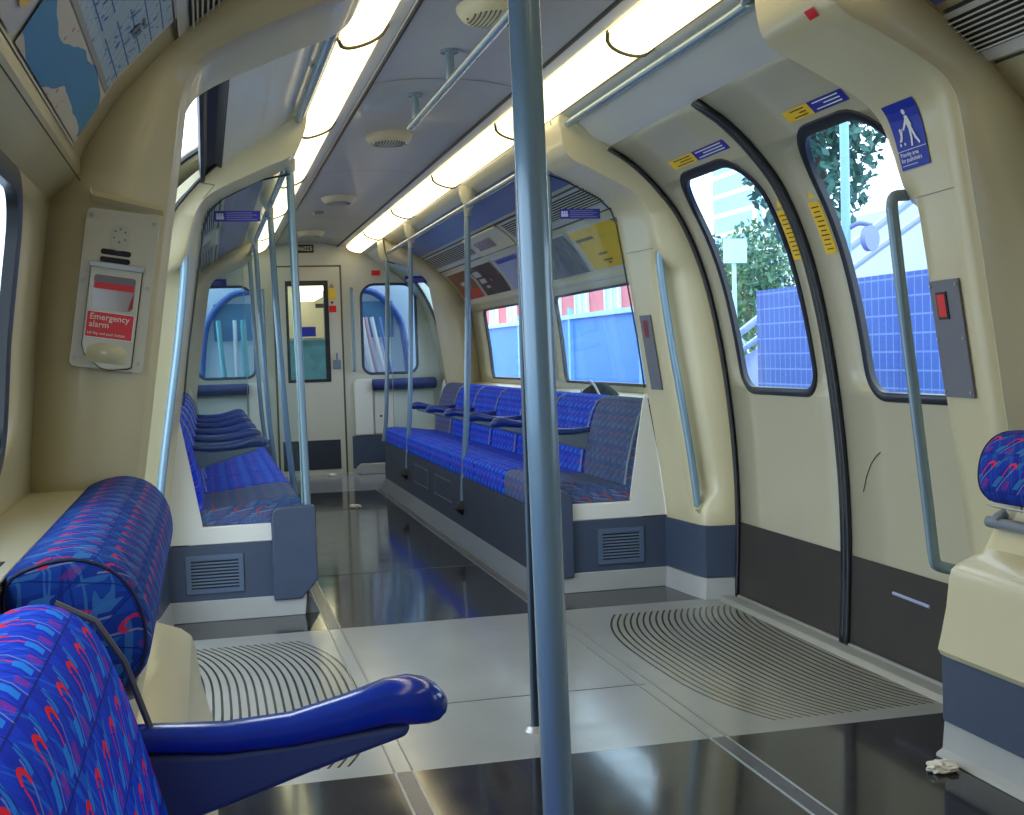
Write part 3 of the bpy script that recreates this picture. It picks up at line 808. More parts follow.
tag(root, 'dark pole standing on the pale floor, mostly hidden behind the large near pole', 'grab pole')

# pillar grab rails by the doors
for s_, nm in ((1, 'right'), (-1, 'left')):
    for k, (yt, yb) in enumerate(((5.345, 5.34), (3.30, 3.30))):
        dx = (0.0, .0)[k] if s_ > 0 else (.055, .14)[k]
        root = empty('pillar_rail', (s_*1.08, yt, .45))
        pts = [(1.012, 1.60), (1.016, 1.50), (1.055, 1.2), (1.10, .92), (1.145, .62), (1.168, .42)] if k == 0 else [(1.02, 1.575), (.975, 1.57), (.966, 1.54), (.970, 1.5), (1.003, 1.2), (1.037, .92), (1.072, .62), (1.086, .50), (1.10, .475), (1.15, .46)]
        mb = MB(); mb.tube([(s_*(x+dx), yt, z) for x, z in catmull(pts, 4)], .0175, 14); mb.build('bar', POLE if k else mat('pole_bright', (.24, .38, .50), .26, metal=.25, coat=.5), root, smooth=True)
        for (x, z) in ((pts[0], pts[-1]) if k == 0 else ()):
            mb = MB(); x += dx; mb.tube([(s_*x, yt, z), (s_*(x+.03), yt, z+.03 if z > 1 else z-.03)], .021, 14); mb.build('end_socket', CREAM, root, smooth=True)
        tag(root, 'curved upright grab rail set into the %s pillar of the %s doors' % (('far', 'near')[k], nm), 'grab rail')

# ------------------------------------------------------------------ glass draught screens
for s_, nm in ((1, 'right'), (-1, 'left')):
    for yy, w_ in ((5.685, 'near'), (10.96, 'far')):
        root = empty('glass_screen', (s_*.8, yy, .5))
        sh = 0 if w_ == 'near' else .06
        xi = .60 if (s_ > 0 or w_ == 'far') else .545
        pol = [(xi, .50), (.93, .50), (.99+sh, .70), (1.045+sh, .96), (1.015+sh, 1.2), (.985+sh, 1.38), (.95+sh, 1.6), (.927+sh, 1.74), (.90+sh, 1.81), (.84+sh, 1.866), (.684+sh, 1.945), (xi, 1.975)]
        mb = MB(); mb.prism([(s_*x, z) for x, z in pol], 1, yy-.003, yy+.003); mb.build('pane', GLS, root)
        mb = MB(); mb.tube([(s_*x, yy-.004, z) for x, z in pol[3:]], .0045, 8); mb.build('rubber_edge', mat('edge_green_black', (.02, .03, .03), .4), root, smooth=True)
        mb = MB(); mb.tube([(s_*xi, yy, .5), (s_*xi, yy, 1.97)], .003, 8); mb.build('free_edge', mat('glass_edge', (.30, .45, .42), .2), root, smooth=True)
        # blue notice stuck on the pane
        xa, xb, za, zb = ((.645, .845, 1.770, 1.817) if w_ == 'near' else (.74, .96, 1.79, 1.85))
        if s_ < 0 and w_ == 'near': xa, xb, za, zb = .68, .88, 1.765, 1.812
        yq = yy-.005
        mb = MB(); mb.box((s_*xa, yq-.001, za), (s_*xb, yq, zb)); st = mb.build('blue_notice', BLUEP2, root)
        xl = xa if s_ > 0 else -xb
        mb = MB()
        for k in range(4):
            z_ = za+.008+k*.0095
            mb.box((xl+.052, yq-.002, z_), (xl+.185-(k % 2)*.02, yq-.0012, z_+.003))
        mb.build('printed_lines', mat('lilac_print', (.25, .27, .60), .5), st)
        mb = MB()
        mb.box((xl+.008, yq-.002, za+.010), (xl+.042, yq-.0012, za+.022))
        for k in range(3): mb.tube([(xl+.013+k*.011, yq-.0014, za+.022), (xl+.013+k*.011, yq-.0014, za+.036)], .0045, 8)
        mb.build('seat_pictogram', mat('pale_lilac_print', (.55, .57, .80), .5), st)
        if s_ < 0: root.location.x -= .055
        tag(root, 'clear glass screen with a small blue notice at the %s end of the %s bench' % (w_, nm), 'glass screen')

# ------------------------------------------------------------------ benches
NSEAT = 7; PITCH = (YF-Y1B-.03)/NSEAT
def rounded_section(pts, n=5): return catmull(pts+[pts[0]], n)[:-1]
def make_seat(loc, cloth, cushcloth, arm=True, pitch=PITCH, shift=0., grey=ARMP):
    cx, cy, cz = loc
    root = empty('passenger_chair', loc)
    h = pitch/2-.008
    sec = rounded_section([(.145, .47), (.160, .60), (.190, .72), (.222, .82), (.252, .875), (.30, .902), (.355, .89), (.372, .84), (.355, .70), (.335, .58), (.31, .475), (.22, .46)], 3)
    mb = MB(); rows = []
    for y, sc in ((-h, .88), (-h+.010, .96), (-h+.035, 1.0), (-h/2, 1.01), (0, 1.015), (h/2, 1.01), (h-.035, 1.0), (h-.010, .96), (h, .88)):
        mx, mz = .27, .68
        rows.append([(cx+mx+(x-mx)*(1+(sc-1)*1.0)+0, cy+y, mz+(z-mz)*(1+(sc-1)*.25)) for x, z in sec])
    mb.grid(rows, close=True); n = len(sec)
    mb.add(rows[0], [tuple(range(n))]); mb.add(rows[-1], [tuple(range(n-1, -1, -1))])
    mb.build('backrest', cloth, root, smooth=True, ang=1.0)
    sec = rounded_section([(-.255, .378), (-.284, .400), (-.292, .455), (-.284, .508), (-.250, .532), (-.12, .524), (.05, .502), (.20, .486), (.235, .47), (.23, .425), (0, .418), (-.17, .405)], 3)
    rows = []
    for y, sc in ((-h, .94), (-h+.012, .985), (-h+.04, 1.0), (0, 1.015), (h-.04, 1.0), (h-.012, .985), (h, .94)):
        rows.append([(cx+(x if sc >= 1 else x*(1-(1-sc)*.3)), cy+y, .47+(z-.47)*sc) for x, z in sec])
    mb = MB(); mb.grid(rows, close=True); n = len(sec)
    mb.add(rows[0], [tuple(range(n))]); mb.add(rows[-1], [tuple(range(n-1, -1, -1))])
    mb.build('seat_cushion', cushcloth, root, smooth=True, ang=1.0)
    # pale piping strip between backs
    mb = MB(); pth = [(.135, .50), (.152, .60), (.182, .72), (.214, .82), (.245, .872), (.29, .897)]
    mb.tube([(cx+x, cy-h-.006, z) for x, z in pth], .0045, 6); mb.build('edge_strip', mat('pale_strip' if grey is ARMP else 'slate_strip', (.34, .37, .40) if grey is ARMP else (.10, .10, .12), .4), root, smooth=True)
    if arm:
        ya = cy-h-.008
        a = empty('armrest', (0, 0, 0)); 
        bpy.data.objects.remove(a)
        # body: tapered fin from back to tip
        body = [(.235, .60), (.18, .612), (.10, .634), (.0, .664), (-.08, .686), (-.125, .698), (-.13, .715), (.0, .705), (.10, .700), (.235, .712)]
        mb = MB(); mb.prism([(cx+x, z) for x, z in body], 1, ya-.019, ya+.019)
        ar = mb.build('armrest', grey, root, bevel=.008, seg=3)
        rows = []
        for x, z, w_, t_ in ((.225, .727, .024, .014), (.17, .722, .026, .016), (.10, .716, .027, .017), (.02, .718, .028, .019), (-.05, .730, .030, .023), (-.10, .741, .032, .027), (-.130, .741, .033, .030), (-.152, .738, .031, .028), (-.166, .735, .026, .022), (-.175, .733, .017, .013), (-.179, .732, .006, .005)):
            rows.append([(cx+x, ya+w_*math.copysign(abs(math.cos(q))**.7, math.cos(q)), z+t_*math.copysign(abs(math.sin(q))**.7, math.sin(q))) for q in [2*PI*k/16 for k in range(16)]])
        mb = MB(); mb.grid(rows, close=True); mb.add(rows[0], [tuple(range(16))]); mb.add(rows[-1], [tuple(range(15, -1, -1))])
        mb.build('arm_pad', BLUEARM if grey is ARMG else mat('arm_pad_navy', (.010, .035, .20), .28, coat=.4), ar, smooth=True, ang=1.2)
    return root
ords = ['first', 'second', 'third', 'fourth', 'fifth', 'sixth', 'seventh and farthest']
def seat_y(i): return Y1B+.022+PITCH*(i+.5)
LB = {}
base_arm = make_seat((.80, seat_y(1), 0), MOQ, MOQ, True)
base_end = make_seat((.80, seat_y(0), 0), MOQG, MOQG, False)
base_far = make_seat((.80, seat_y(6), 0), MOQG, MOQ, True)
used = False
def place(o, x, y, rz, label, group):
    o.location = (x, y, 0); o.rotation_euler = (0, 0, rz); tag(o, label, 'seat', group)
RG, LG = 'seats of the right bench', 'seats of the left bench'
extra = ['faded grey-blue seat against the glass screen, nearest the sliding doors', 'bright blue seat with an armrest, next to the faded end seat', 'bright blue seat behind the large near pole',
         'blue seat just left of the large near pole', 'blue seat between two slim poles', 'blue seat behind the third slim pole', 'faded grey-backed seat at the far end']
place(base_end, .80, seat_y(0), 0, 'first right-bench seat, '+extra[0], RG)
place(base_arm, .80, seat_y(1), 0, 'second right-bench seat, '+extra[1], RG)
place(base_far, .80, seat_y(6), 0, 'seventh right-bench seat, '+extra[6], RG)
for i in range(2, 6):
    c = copy_tree(base_arm); place(c, .80, seat_y(i), 0, '%s right-bench seat, %s' % (ords[i], extra[i]), RG)
# left bench (turned round, armrest comes on the far side)
lex = ['pale blue cushion beside the kick post, nearest the sliding doors', 'second from the sliding doors', 'third from the sliding doors', 'in the middle', 'third from the far end', 'second from the far end']
base_l0 = make_seat((.80, 20, 0), MOQ, MOQG, True)
place(base_l0, -.885, seat_y(0), PI, 'blue left-bench seat, '+lex[0], LG)
for i in range(1, 6):
    c = copy_tree(base_arm); place(c, -.885, seat_y(i), PI, 'blue left-bench seat, '+lex[i], LG)
c = copy_tree(base_end); place(c, -.885, seat_y(6), PI, 'faded seat without armrest at the far end of the left bench', LG)
# near seat beside the viewer
ns = make_seat((.86, 1.20, 0), MOQN, MOQN, True, .74, grey=ARMG)
place(ns, -.895, 1.195, PI, 'large bright blue patterned seat in the bottom left corner with a blue and slate armrest', None)
ns.location.z = -.028

mb = MB(); mb.box((-1.30, .30, 0), (-.60, 1.60, .40)); o = mb.build('bench_plinth', KICK, bevel=.006); tag(o, 'slate plinth under the large seat in the bottom left corner', 'bench base')
# bench bases
for s_, nm in ((1, 'right'), (-1, 'left')):
    root = empty('bench_plinth', (s_*.8, 8.3, 0))
    ya, yb = Y1B, YF
    mb = MB(); mb.prism([(s_*.50, .085), (s_*.505, .395), (s_*.54, .395), (s_*.53, .085)], 1, ya+.01, yb); mb.build('front_panel', BASED, root)
    mb = MB()
    for a_ in (7.85, 8.75):
        P4 = [(a_, .20), (a_+.62, .20), (a_+.62, .33), (a_, .33), (a_, .20)]
        mb.tube([(s_*(.499+(z-.085)*.016), y, z) for y, z in P4], .0022, 6)
    mb.build('access_panel_outline', mat('outline_grey', (.12, .14, .17), .5), root)
    mb = MB(); mb.prism([(s_*.452, .0), (s_*.462, .018), (s_*.502, .086), (s_*.54, .086), (s_*.54, 0)], 1, ya+.02, yb); mb.build('front_skirting', mat('skirt_dark_grey', (.13, .14, .15), .38, noise=.15), root)
    mb = MB(); mb.prism([(s_*.60, .415), (s_*1.10, .415), (s_*1.10, .395), (s_*.60, .395)], 1, ya+.02, yb); mb.build('seat_pan', WHITE, root)
    for yy, d, nmm in ((ya, 1, 'near'), (yb, -1, 'far')):
        mb = MB(); mb.box((s_*.55, yy, .09), (s_*1.145, yy+d*.02, .340)); ep = mb.build('%s_end_panel' % nmm, KICK, root, bevel=.002)
        mb = MB(); mb.prism([(s_*(.60 if s_ > 0 else .52), .0), (s_*1.155, .0), (s_*1.155, .093), (s_*(.58 if s_ > 0 else .51), .093)], 1, yy-d*.012, yy+d*.02); mb.build('end_skirting', SKIRT, root, bevel=.003)
        mb = MB(); mb.box((s_*.64, yy+d*.004, .340), (s_*1.02, yy+d*.03, .42)); mb.build('end_sill', WHITE, root, bevel=.006, seg=3)
        tri = [(.955, .345), (1.145, .345), (1.10, .65), (1.05, .935), (1.035, .90), (1.00, .70), (.975, .55), (.955, .43)]
        mb = MB(); mb.prism([(s_*x, z) for x, z in tri], 1, yy+d*.003, yy+d*.018); mb.build('side_panel', WHITE, root)
        # vent grille
        if nmm == 'near':
            xa, xb = (.785, 1.015) if s_ > 0 else (.785, 1.035)
            za, zb = .125, .295
            mb = MB(); t = .022
            mb.box((s_*xa, yy-.008, za), (s_*xb, yy+.0, za+t)); mb.box((s_*xa, yy-.008, zb-t), (s_*xb, yy, zb))
            mb.box((s_*xa, yy-.008, za+t), (s_*(xa+t), yy, zb-t)); mb.box((s_*(xb-t), yy-.008, za+t), (s_*xb, yy, zb-t))
            fr_ = mb.build('grille_frame', mat('slate_frame', (.095, .14, .23), .4), ep, bevel=.0015)
            mb = MB(); mb.box((s_*(xa+t), yy-.0015, za+t), (s_*(xb-t), yy-.0005, zb-t)); mb.build('grille_back', BLACK, ep)
            mb = MB()
            for k in range(9):
                z_ = za+t+.006+k*.0146; mb.prism([(yy-.006, z_), (yy-.001, z_+.007), (yy-.001, z_+.0085), (yy-.0065, z_+.0025)], 0, s_*(xa+t), s_*(xb-t))
            mb.build('grille_slats', mat('slate_frame', (.095, .14, .23), .4), ep)
            # kick post
            xp = [(.46, .485), (.47, .492), (.615, .492), (.637, .486), (.653, .470), (.657, .44), (.657, .075), (.535, .075), (.46, .155)] if s_ < 0 else [(.555, .485), (.565, .492), (.615, .492), (.642, .480), (.655, .455), (.658, .42), (.658, .075), (.60, .075), (.545, .155)]
            mb = MB(); mb.prism([(s_*x, z) for x, z in xp], 1, yy-.028, yy+.05); mb.build('kick_post', KICK, root, bevel=.008, seg=3)
        else:
            xp = [(.53, .42), (.55, .45), (.66, .44), (.66, .075), (.60, .075), (.50, .155)]
            mb = MB(); mb.prism([(s_*x, z) for x, z in xp], 1, yy-.01, yy+.04); mb.build('kick_post', KICK, root, bevel=.006, seg=2)
    if s_ < 0: root.location.x -= .085
    tag(root, 'slate and white base carrying the %s bench, with a slatted grille at its end' % nm, 'bench base')

# bag on the right ledge
root = empty('bag', (1.21, 6.95, .88))
mb = MB(); rows = []
for y, hh in ((6.72, .005), (6.78, .05), (6.88, .085), (6.98, .078), (7.08, .05), (7.2, .006)):
    rows.append([(1.215+.07*math.cos(a), y, .876+hh*max(0, math.sin(a))**.8) for a in [PI*k/10 for k in range(11)]])
mb.grid(rows); mb.build('body', mat('bag_dark_teal', (.004, .010, .014), .9, noise=.3), root, smooth=True)
mb = MB(); mb.tube([(1.150, 6.70, .885), (1.165, 6.85, .945), (1.18, 6.98, .972), (1.20, 7.06, .95)], .007, 8); mb.build('strap', mat('strap_pale', (.45, .48, .55), .5), root, smooth=True)
mb = MB(); mb.tube([(1.150, 7.02, .885), (1.160, 7.10, .92), (1.18, 7.16, .90)], .006, 8); mb.build('strap', mat('strap_pale', (.45, .48, .55), .5), root, smooth=True)
tag(root, 'small dark bag with pale straps lying on the ledge behind the right bench', 'bag')

# ------------------------------------------------------------------ perch units (near bay)
def perch(s, y0, y1, label, handle=True, dxs=0., dxb=0., yb=None):
    yb = yb or y1
    root = empty('perch_unit', (s*1.1, (y0+y1)/2, 0))
    P_ = [(1.15, .10), (.935, .10), (.935, .298), (1.15, .298)]
    def S(m_, d): m_.v = [(x+s*d, y, z) for x, y, z in m_.v]; return m_
    mb = MB(); mb.prism([(s*x, z) for x, z in P_], 1, y0, y1); S(mb, dxs).build('base_panel', KICK, root, bevel=.006, seg=2)
    mb = MB(); mb.prism([(s*1.15, 0), (s*.918, 0), (s*.922, .010), (s*.940, .02), (s*.948, .10), (s*1.15, .10)], 1, y0, y1+.01); S(mb, dxs).build('skirting', SKIRT, root, bevel=.003)
    sec = [(1.16, .296), (.918, .290), (.910, .305), (.922, .35), (.938, .42), (.948, .498), (.955, .522), (.975, .538), (1.04, .562), (1.062, .575), (1.082, .612), (1.105, .66), (1.115, .70), (1.125, .76), (1.16, .80), (1.30, .82), (1.30, .30)]
    mb = MB(); rows = []
    for y, k in ((y0, 0), (y1-.05, 0), (y1-.018, .004), (y1-.004, .014), (y1, .03)):
        rows.append([(s*(x+(k if x < 1.13 else 0)), y, z-(k*.5 if .50 < z else 0)) for x, z in sec])
    n = len(sec); mb.grid(rows, close=True); mb.add(rows[0], [tuple(range(n))]); mb.add(rows[-1], [tuple(range(n-1, -1, -1))])
    mb.v = [(x+s*(dxs if abs(x) < 1.08 else min(dxs, .04)), y, z) for x, y, z in mb.v]
    mb.build('shell', CREAM, root, smooth=True, ang=.45)
    # bolster
    sec = rounded_section([(1.085, .715), (1.058, .745), (1.050, .79), (1.062, .845), (1.095, .885), (1.145, .903), (1.20, .895), (1.235, .87), (1.235, .80), (1.20, .735), (1.14, .712)], 3)
    sec = [(x+dxb, z) for x, z in sec]
    rows = []; mx, mz = 1.14+dxb, .80
    for y, sc in ((y0+.02, .82), (y0+.026, .93), (y0+.045, 1.0), (yb-.03, 1.0), (yb-.008, .95), (yb, .84)):
        rows.append([(s*(mx+(x-mx)*sc), y, mz+(z-mz)*sc) for x, z in sec])
    n = len(sec); mb = MB(); mb.grid(rows, close=True); mb.add(rows[0], [tuple(range(n))]); mb.add(rows[-1], [tuple(range(n-1, -1, -1))])
    bo = mb.build('bolster', MOQF if s < 0 else MOQR, root, smooth=True, ang=1.2)
    # piping at the ends
    for r_ in (rows[1], rows[-2]):
        mb = MB(); mb.tube(r_, .0028, 6, closed=True); mb.build('piping', mat('piping_navy', (.01, .015, .06), .5), bo, smooth=True)
    mb = MB(); mb.grid([[(s*1.075, y0+.02, .708), (s*1.10, y0+.02, .700)], [(s*1.075, yb-.01, .708), (s*1.10, yb-.01, .700)]]); S(mb, dxb).build('steel_rim', STEEL, root, solid=.004)
    if handle:
        mb = MB(); yh = y1-.055
        pth = catmull([(1.13, yh-.02, .675), (1.095, yh-.01, .668), (1.078, yh, .655), (1.075, yh-.03, .648), (1.075, yh-.10, .645), (1.075, y0+.1, .645), (1.10, y0+.1, .66)], 4)
        mb.tube([(s*x, y, z) for x, y, z in pth], .0165, 12); mb.build('handle', mat('handle_grey', (.22, .25, .30), .3, metal=.4), root, smooth=True)
    tag(root, label, 'perch seat')
MOQR = moquette('moquette_bolster_right', (.008, .04, .42), (.006, .015, .22), (.03, .18, .46), (.75, .02, .07), (.006, .02, .14), .02)
perch(1, 1.2, 3.035, 'cream perch seat with a round blue cushion and grey handle at the right edge', dxb=-.075, yb=2.925)
perch(-1, 1.70, 2.99, 'cream perch seat with a long round blue cushion beside the near left seat', handle=False, dxs=.10, dxb=.035, yb=2.925)
# ledge fittings at left
root = empty('ledge_panel', (-1.30, 2.3, .89))
mb = MB(); mb.box((-1.375, .8, .874), (-1.265, 2.86, .879)); mb.build('lid', CREAM, root, bevel=.002)
for yy in (2.72, 2.15): 
    mb = MB(); mb.box((-1.265, yy, .868), (-1.215, yy+.10, .881)); mb.build('clip', CREAM, root, bevel=.003)
mb = MB()
for k in range(4): mb.box((-1.345+k*.018, 1.2, .8785), (-1.337+k*.018, 1.86, .8800))
mb.build('slots', BLACK, root)
tag(root, 'cream slotted cover panel on the ledge beside the near left window', 'ledge panel')

# ------------------------------------------------------------------ emergency alarm on the near left pillar (faces the near bay)
def alarm_left():
    YP = Y0B-.014
    # local frame: u to the right (towards the aisle), v up the leaning pillar
    o = Vector((-1.292, YP, 1.152)); U = Vector((.150, .0, -.024)); Vv = Vector((.055, 0, .352)); uL = U.length; vL = Vv.length; U.normalize(); Vv.normalize()
    W_, H_ = .158, .352
    root = empty('emergency_alarm', tuple(o))
    def P(u, v, d): return tuple(o+U*u+Vv*v+Vector((0, -d, 0)))
    def plate(mb, pts, d0, d1):
        n = len(pts); mb.add([P(u, v, d0) for u, v in pts]+[P(u, v, d1) for u, v in pts], [tuple(range(n)), tuple(range(2*n-1, n-1, -1))]+[(i, (i+1) % n, n+(i+1) % n, n+i) for i in range(n)])
    def rr(u0, v0, u1, v1, r, n=5):
        L_ = []
        for cu, cv, a0 in ((u1-r, v0+r, -PI/2), (u1-r, v1-r, 0), (u0+r, v1-r, PI/2), (u0+r, v0+r, PI)):
            for k in range(n+1): a = a0+PI/2*k/n; L_.append((cu+r*math.cos(a), cv+r*math.sin(a)))
        return L_
    PL = mat('alarm_plate', (.58, .55, .42), .38, coat=.2)
    mb = MB(); plate(mb, rr(0, 0, W_, H_, .012), 0, .008); mb.build('back_plate', PL, root, bevel=.0015)
    for u, v in ((.012, .335), (.145, .333), (.010, .19), (.146, .19), (.012, .020), (.146, .022)):
        mb = MB(); pts = [(u+.0045*math.cos(a), v+.0045*math.sin(a)) for a in [2*PI*k/12 for k in range(12)]]; plate(mb, pts, .008, .0105); mb.build('screw', STEEL, root)
    mb = MB(); plate(mb, rr(.055, .262, .097, .322, .020, 8), .008, .0095); sp = mb.build('speaker_dome', mat('alarm_dome', (.52, .50, .40), .4), root)
    mb = MB()
    for u, v in ((.066, .306), (.076, .312), (.087, .306), (.064, .292), (.088, .290), (.076, .283)):
        plate(mb, [(u+.0018*math.cos(a), v+.0018*math.sin(a)) for a in [2*PI*k/8 for k in range(8)]], .0095, .0102)
    mb.build('speaker_holes', BLKP, sp)
    for v in (.253, .236):
        mb = MB(); plate(mb, rr(.040, v, .104, v+.012, .0055), .008, .0095); mb.build('vent_slot', BLACK, root)
    # flap
    FL = mat('alarm_flap', (.57, .55, .43), .34, coat=.3)
    mb = MB(); fl = [(.024, .05), (.030, .032), (.045, .018), (.066, .004), (.084, .0), (.104, .004), (.124, .008), (.132, .012), (.132, .224), (.024, .224)]
    m2 = MB(); plate(m2, [(.066+(u-.078)*1.035+.012, .11+(v-.11)*1.018) for u, v in fl], .008, .0096); m2.build('shadow_gap', BLKP, root)
    plate(mb, fl, .008, .022); f = mb.build('flap', FL, root, bevel=.002)
    mb = MB(); plate(mb, [(.020, .222), (.136, .222), (.136, .234), (.020, .234)], .008, .027); mb.build('hinge_bar', STEEL, f, bevel=.001)
    mb = MB(); plate(mb, rr(.034, .132, .122, .206, .010), .0222, .0228); w = mb.build('flap_window', mat('alarm_window', (.34, .27, .24), .15, coat=.5), f)
    mb = MB(); plate(mb, [(.036, .176), (.120, .176), (.120, .190), (.036, .190)], .0228, .0234); mb.build('red_bar', REDP, w)
    mb = MB(); plate(mb, [(.112, .134), (.121, .140), (.121, .176), (.114, .150)], .0228, .0236); mb.build('red_handle', mat('dark_red', (.35, .01, .015), .4), w)
    mb = MB(); plate(mb, rr(.034, .190, .122, .206, .006), .0228, .0232); mb.build('inner_shade_plate', mat('plum_plate', (.16, .12, .13), .3), w)
    mb = MB(); plate(mb, [(.027, .068), (.128, .068), (.128, .126), (.027, .126)], .0222, .0230); wl = mb.build('label_border', WHITEP, f)
    mb = MB(); plate(mb, [(.0285, .0695), (.1265, .0695), (.1265, .1245), (.0285, .1245)], .0230, .0234); lb = mb.build('red_label', REDP, f)
    for txt, sz, u, v in (('Emergency', .0190, .034, .108), ('alarm', .0190, .034, .0915), ('Lift flap and push button', .0082, .032, .0755)):
        vs, fs = text_mesh(txt, sz, sz*.012); mb = MB(); mb.add([P(u+a, v+b, .0240) for a, b, _ in vs], fs); mb.build('lettering', mat('alarm_text', (.85, .75, .62), .5), lb)
    mb = MB(); rows = []
    for k in range(7):
        t = k/6; rows.append([P(.035+.085*j/10, .014+.034*t+.012*math.sin(PI*j/10)*(t), .0222+.010*math.sin(PI*j/10)*math.sin(PI*t)) for j in range(11)])
    mb.grid(rows); mb.build('finger_scoop', mat('scoop_gloss', (.62, .58, .38), .15, coat=.7), f, smooth=True)
    tag(root, 'cream emergency alarm box with a red label on the near left pillar', 'emergency alarm')
alarm_left()
# recessed pocket above the alarm
mb = MB()
def pk(x, z, d): return (x, Y0B-.012-d, z)
out_ = [(-1.225, 1.535), (-1.082, 1.50), (-1.03, 1.80), (-1.075, 1.86), (-1.16, 1.74)]
mb.add([pk(x, z, .0) for x, z in out_], [(0, 1, 2, 3, 4)])
rows = [[pk(*p, .002) for p in ((-1.228, 1.545), (-1.225, 1.535), (-1.082, 1.50))], [pk(*p, .016) for p in ((-1.230, 1.533), (-1.224, 1.522), (-1.078, 1.488))], [pk(*p, .002) for p in ((-1.232, 1.52), (-1.226, 1.511), (-1.076, 1.477))]]
mb = MB(); mb.grid(rows); trim(mb, CREAM, 'lip of the moulded pocket above the alarm', smooth=True)

# alarm plate with red light and pushchair notice on the near right pillar; far right pillar plate
def pillar_surface(z, y, near=True):
    t = (y-2.93)/(3.24-2.93) if near else (5.66-y)/(5.66-5.35)
    rec = min(max((z-.40)/.06, 0), 1)*min(max((1.57-z)/.05, 0), 1)
    return x_at(INNS_, z)
def inn_x(z, y, near):
    yr = 8.61-y if near else y
    ys = [(5.67, 0, 0), (5.60, .006, 0), (5.45, .022, 0), (5.405, .026, 0), (5.39, .028, .022), (5.365, .03, .06), (5.33, .036, .085), (5.30, .055, .085)]
    a = min(max((z-.40)/.06, 0), 1)*min(max((1.57-z)/.05, 0), 1); a = a*a*(3-2*a)
    w = min(1, max(0, (1.9-z)/.3))
    for (ya, o1, k1), (yb, o2, k2) in zip(ys, ys[1:]):
        if yb <= yr <= ya:
            t = (ya-yr)/(ya-yb); return x_at(INNS_, z)+(o1+(o2-o1)*t)*w+(k1+(k2-k1)*t)*a
    return x_at(INNS_, z)+.03
def psheet(s, y0, y1, z0, z1, off, near, skew=0., nz=8, ny=6):
    mb = MB(); mb.grid([[(s*(inn_x(z0+(z1-z0)*i/nz, y0+(y1-y0)*j/ny, near)-off), y0+(y1-y0)*j/ny, z0+(z1-z0)*i/nz) for j in range(ny+1)] for i in range(nz+1)]); return mb
root = empty('alarm_panel', (1.0, 3.05, 1.15))
psheet(1, 3.03, 3.195, .985, 1.315, .006, True).build('plate', GREYV, root, solid=.006)
psheet(1, 3.10, 3.16, 1.205, 1.282, .011, True).build('light_bezel', BLKP, root, solid=.004)
psheet(1, 3.108, 3.152, 1.212, 1.275, .0145, True).build('red_light', emis('red_lamp', (.55, .03, .03), .12), root)
for yy, zz in ((3.04, 1.30), (3.185, 1.30), (3.04, 1.0), (3.185, 1.0), (3.04, 1.15), (3.185, 1.15)):
    mb = MB(); x_ = inn_x(zz, yy, True); mb.tube([(x_-.010, yy, zz), (x_-.014, yy, zz)], .004, 8); mb.build('screw', STEEL, root)
tag(root, 'grey panel with a red light on the near right pillar beside the grab rail', 'alarm panel')
root = empty('alarm_panel', (1.0, 5.6, 1.15))
psheet(1, 5.49, 5.60, .955, 1.305, .006, False).build('plate', GREYV, root, solid=.006)
psheet(1, 5.525, 5.57, 1.20, 1.28, .011, False).build('red_light', mat('dull_red', (.25, .03, .03), .4), root)
tag(root, 'small grey panel with a dull red light on the far right pillar', 'alarm panel')
# pushchair sign
root = empty('pushchair_sign', (.93, 3.15, 1.75))
ys0, ys1, zs0, zs1 = 3.085, 3.25, 1.635, 1.815
psheet(1, ys0, ys1, zs0, zs1, .004, True).build('blue_board', BLUEP, root)
def sg(u, v, off=.0062):
    y = ys1-(ys1-ys0)*u; z = zs0+(zs1-zs0)*v; return (inn_x(z, y, True)-off, y, z)
mb = MB()
def blob(pts):
    n = len(pts); mb.add([sg(u, v) for u, v in pts], [tuple(range(n))])
blob([(.56+.055*math.cos(a), .845+.04*math.sin(a)) for a in [2*PI*k/14 for k in range(14)]])
blob([(.53, .79), (.62, .79), (.68, .66), (.66, .58), (.56, .58), (.53, .68)])
blob([(.56, .60), (.63, .60), (.61, .44), (.575, .33), (.52, .33), (.555, .46)])
blob([(.60, .60), (.67, .60), (.74, .46), (.84, .36), (.80, .33), (.68, .44)])
blob([(.53, .75), (.57, .70), (.40, .58), (.37, .605)])
blob([(.34, .62), (.37, .62), (.26, .43), (.23, .44)])
blob([(.27+.035*math.cos(a), .60+.028*math.sin(a)) for a in [2*PI*k/10 for k in range(10)]])
blob([(.25, .57), (.30, .57), (.30, .48), (.19, .42), (.17, .44), (.24, .50)])
for cu in (.18, .33): blob([(cu+.03*math.cos(a), .385+.024*math.sin(a)) for a in [2*PI*k/10 for k in range(10)]])
mb.build('pictogram', WHITEP, root)
mb = MB(); mb.add([sg(.08, .055), sg(.62, .055), sg(.62, .070), sg(.08, .070)], [(0, 1, 2, 3)]); mb.build('small_print', mat('pale_lilac_print', (.55, .57, .80), .5), root)
mb = MB(); mb.add([sg(0, .285), sg(1, .285), sg(1, .295), sg(0, .295)], [(0, 1, 2, 3)]); mb.build('divider_line', WHITEP, root)
for txt, sz, u0, v0 in (('Priority area', .125, .08, .20), ('for pushchairs', .125, .08, .115)):
    vs, fs = text_mesh(txt, sz, .002); mb = MB(); mb.add([sg(u0+a, v0+b*.72) for a, b, _ in vs], fs); mb.build('lettering', WHITEP, root)
tag(root, 'blue pushchair notice with a white figure on the near right pillar', 'sign')
# small red notices near the top edge
tag(psheet(1, 3.00, 3.05, 2.000, 2.022, .004, True).build('red_notice', REDP, smooth=True), 'tiny red notice high on the near right arch at the top edge', 'sign')
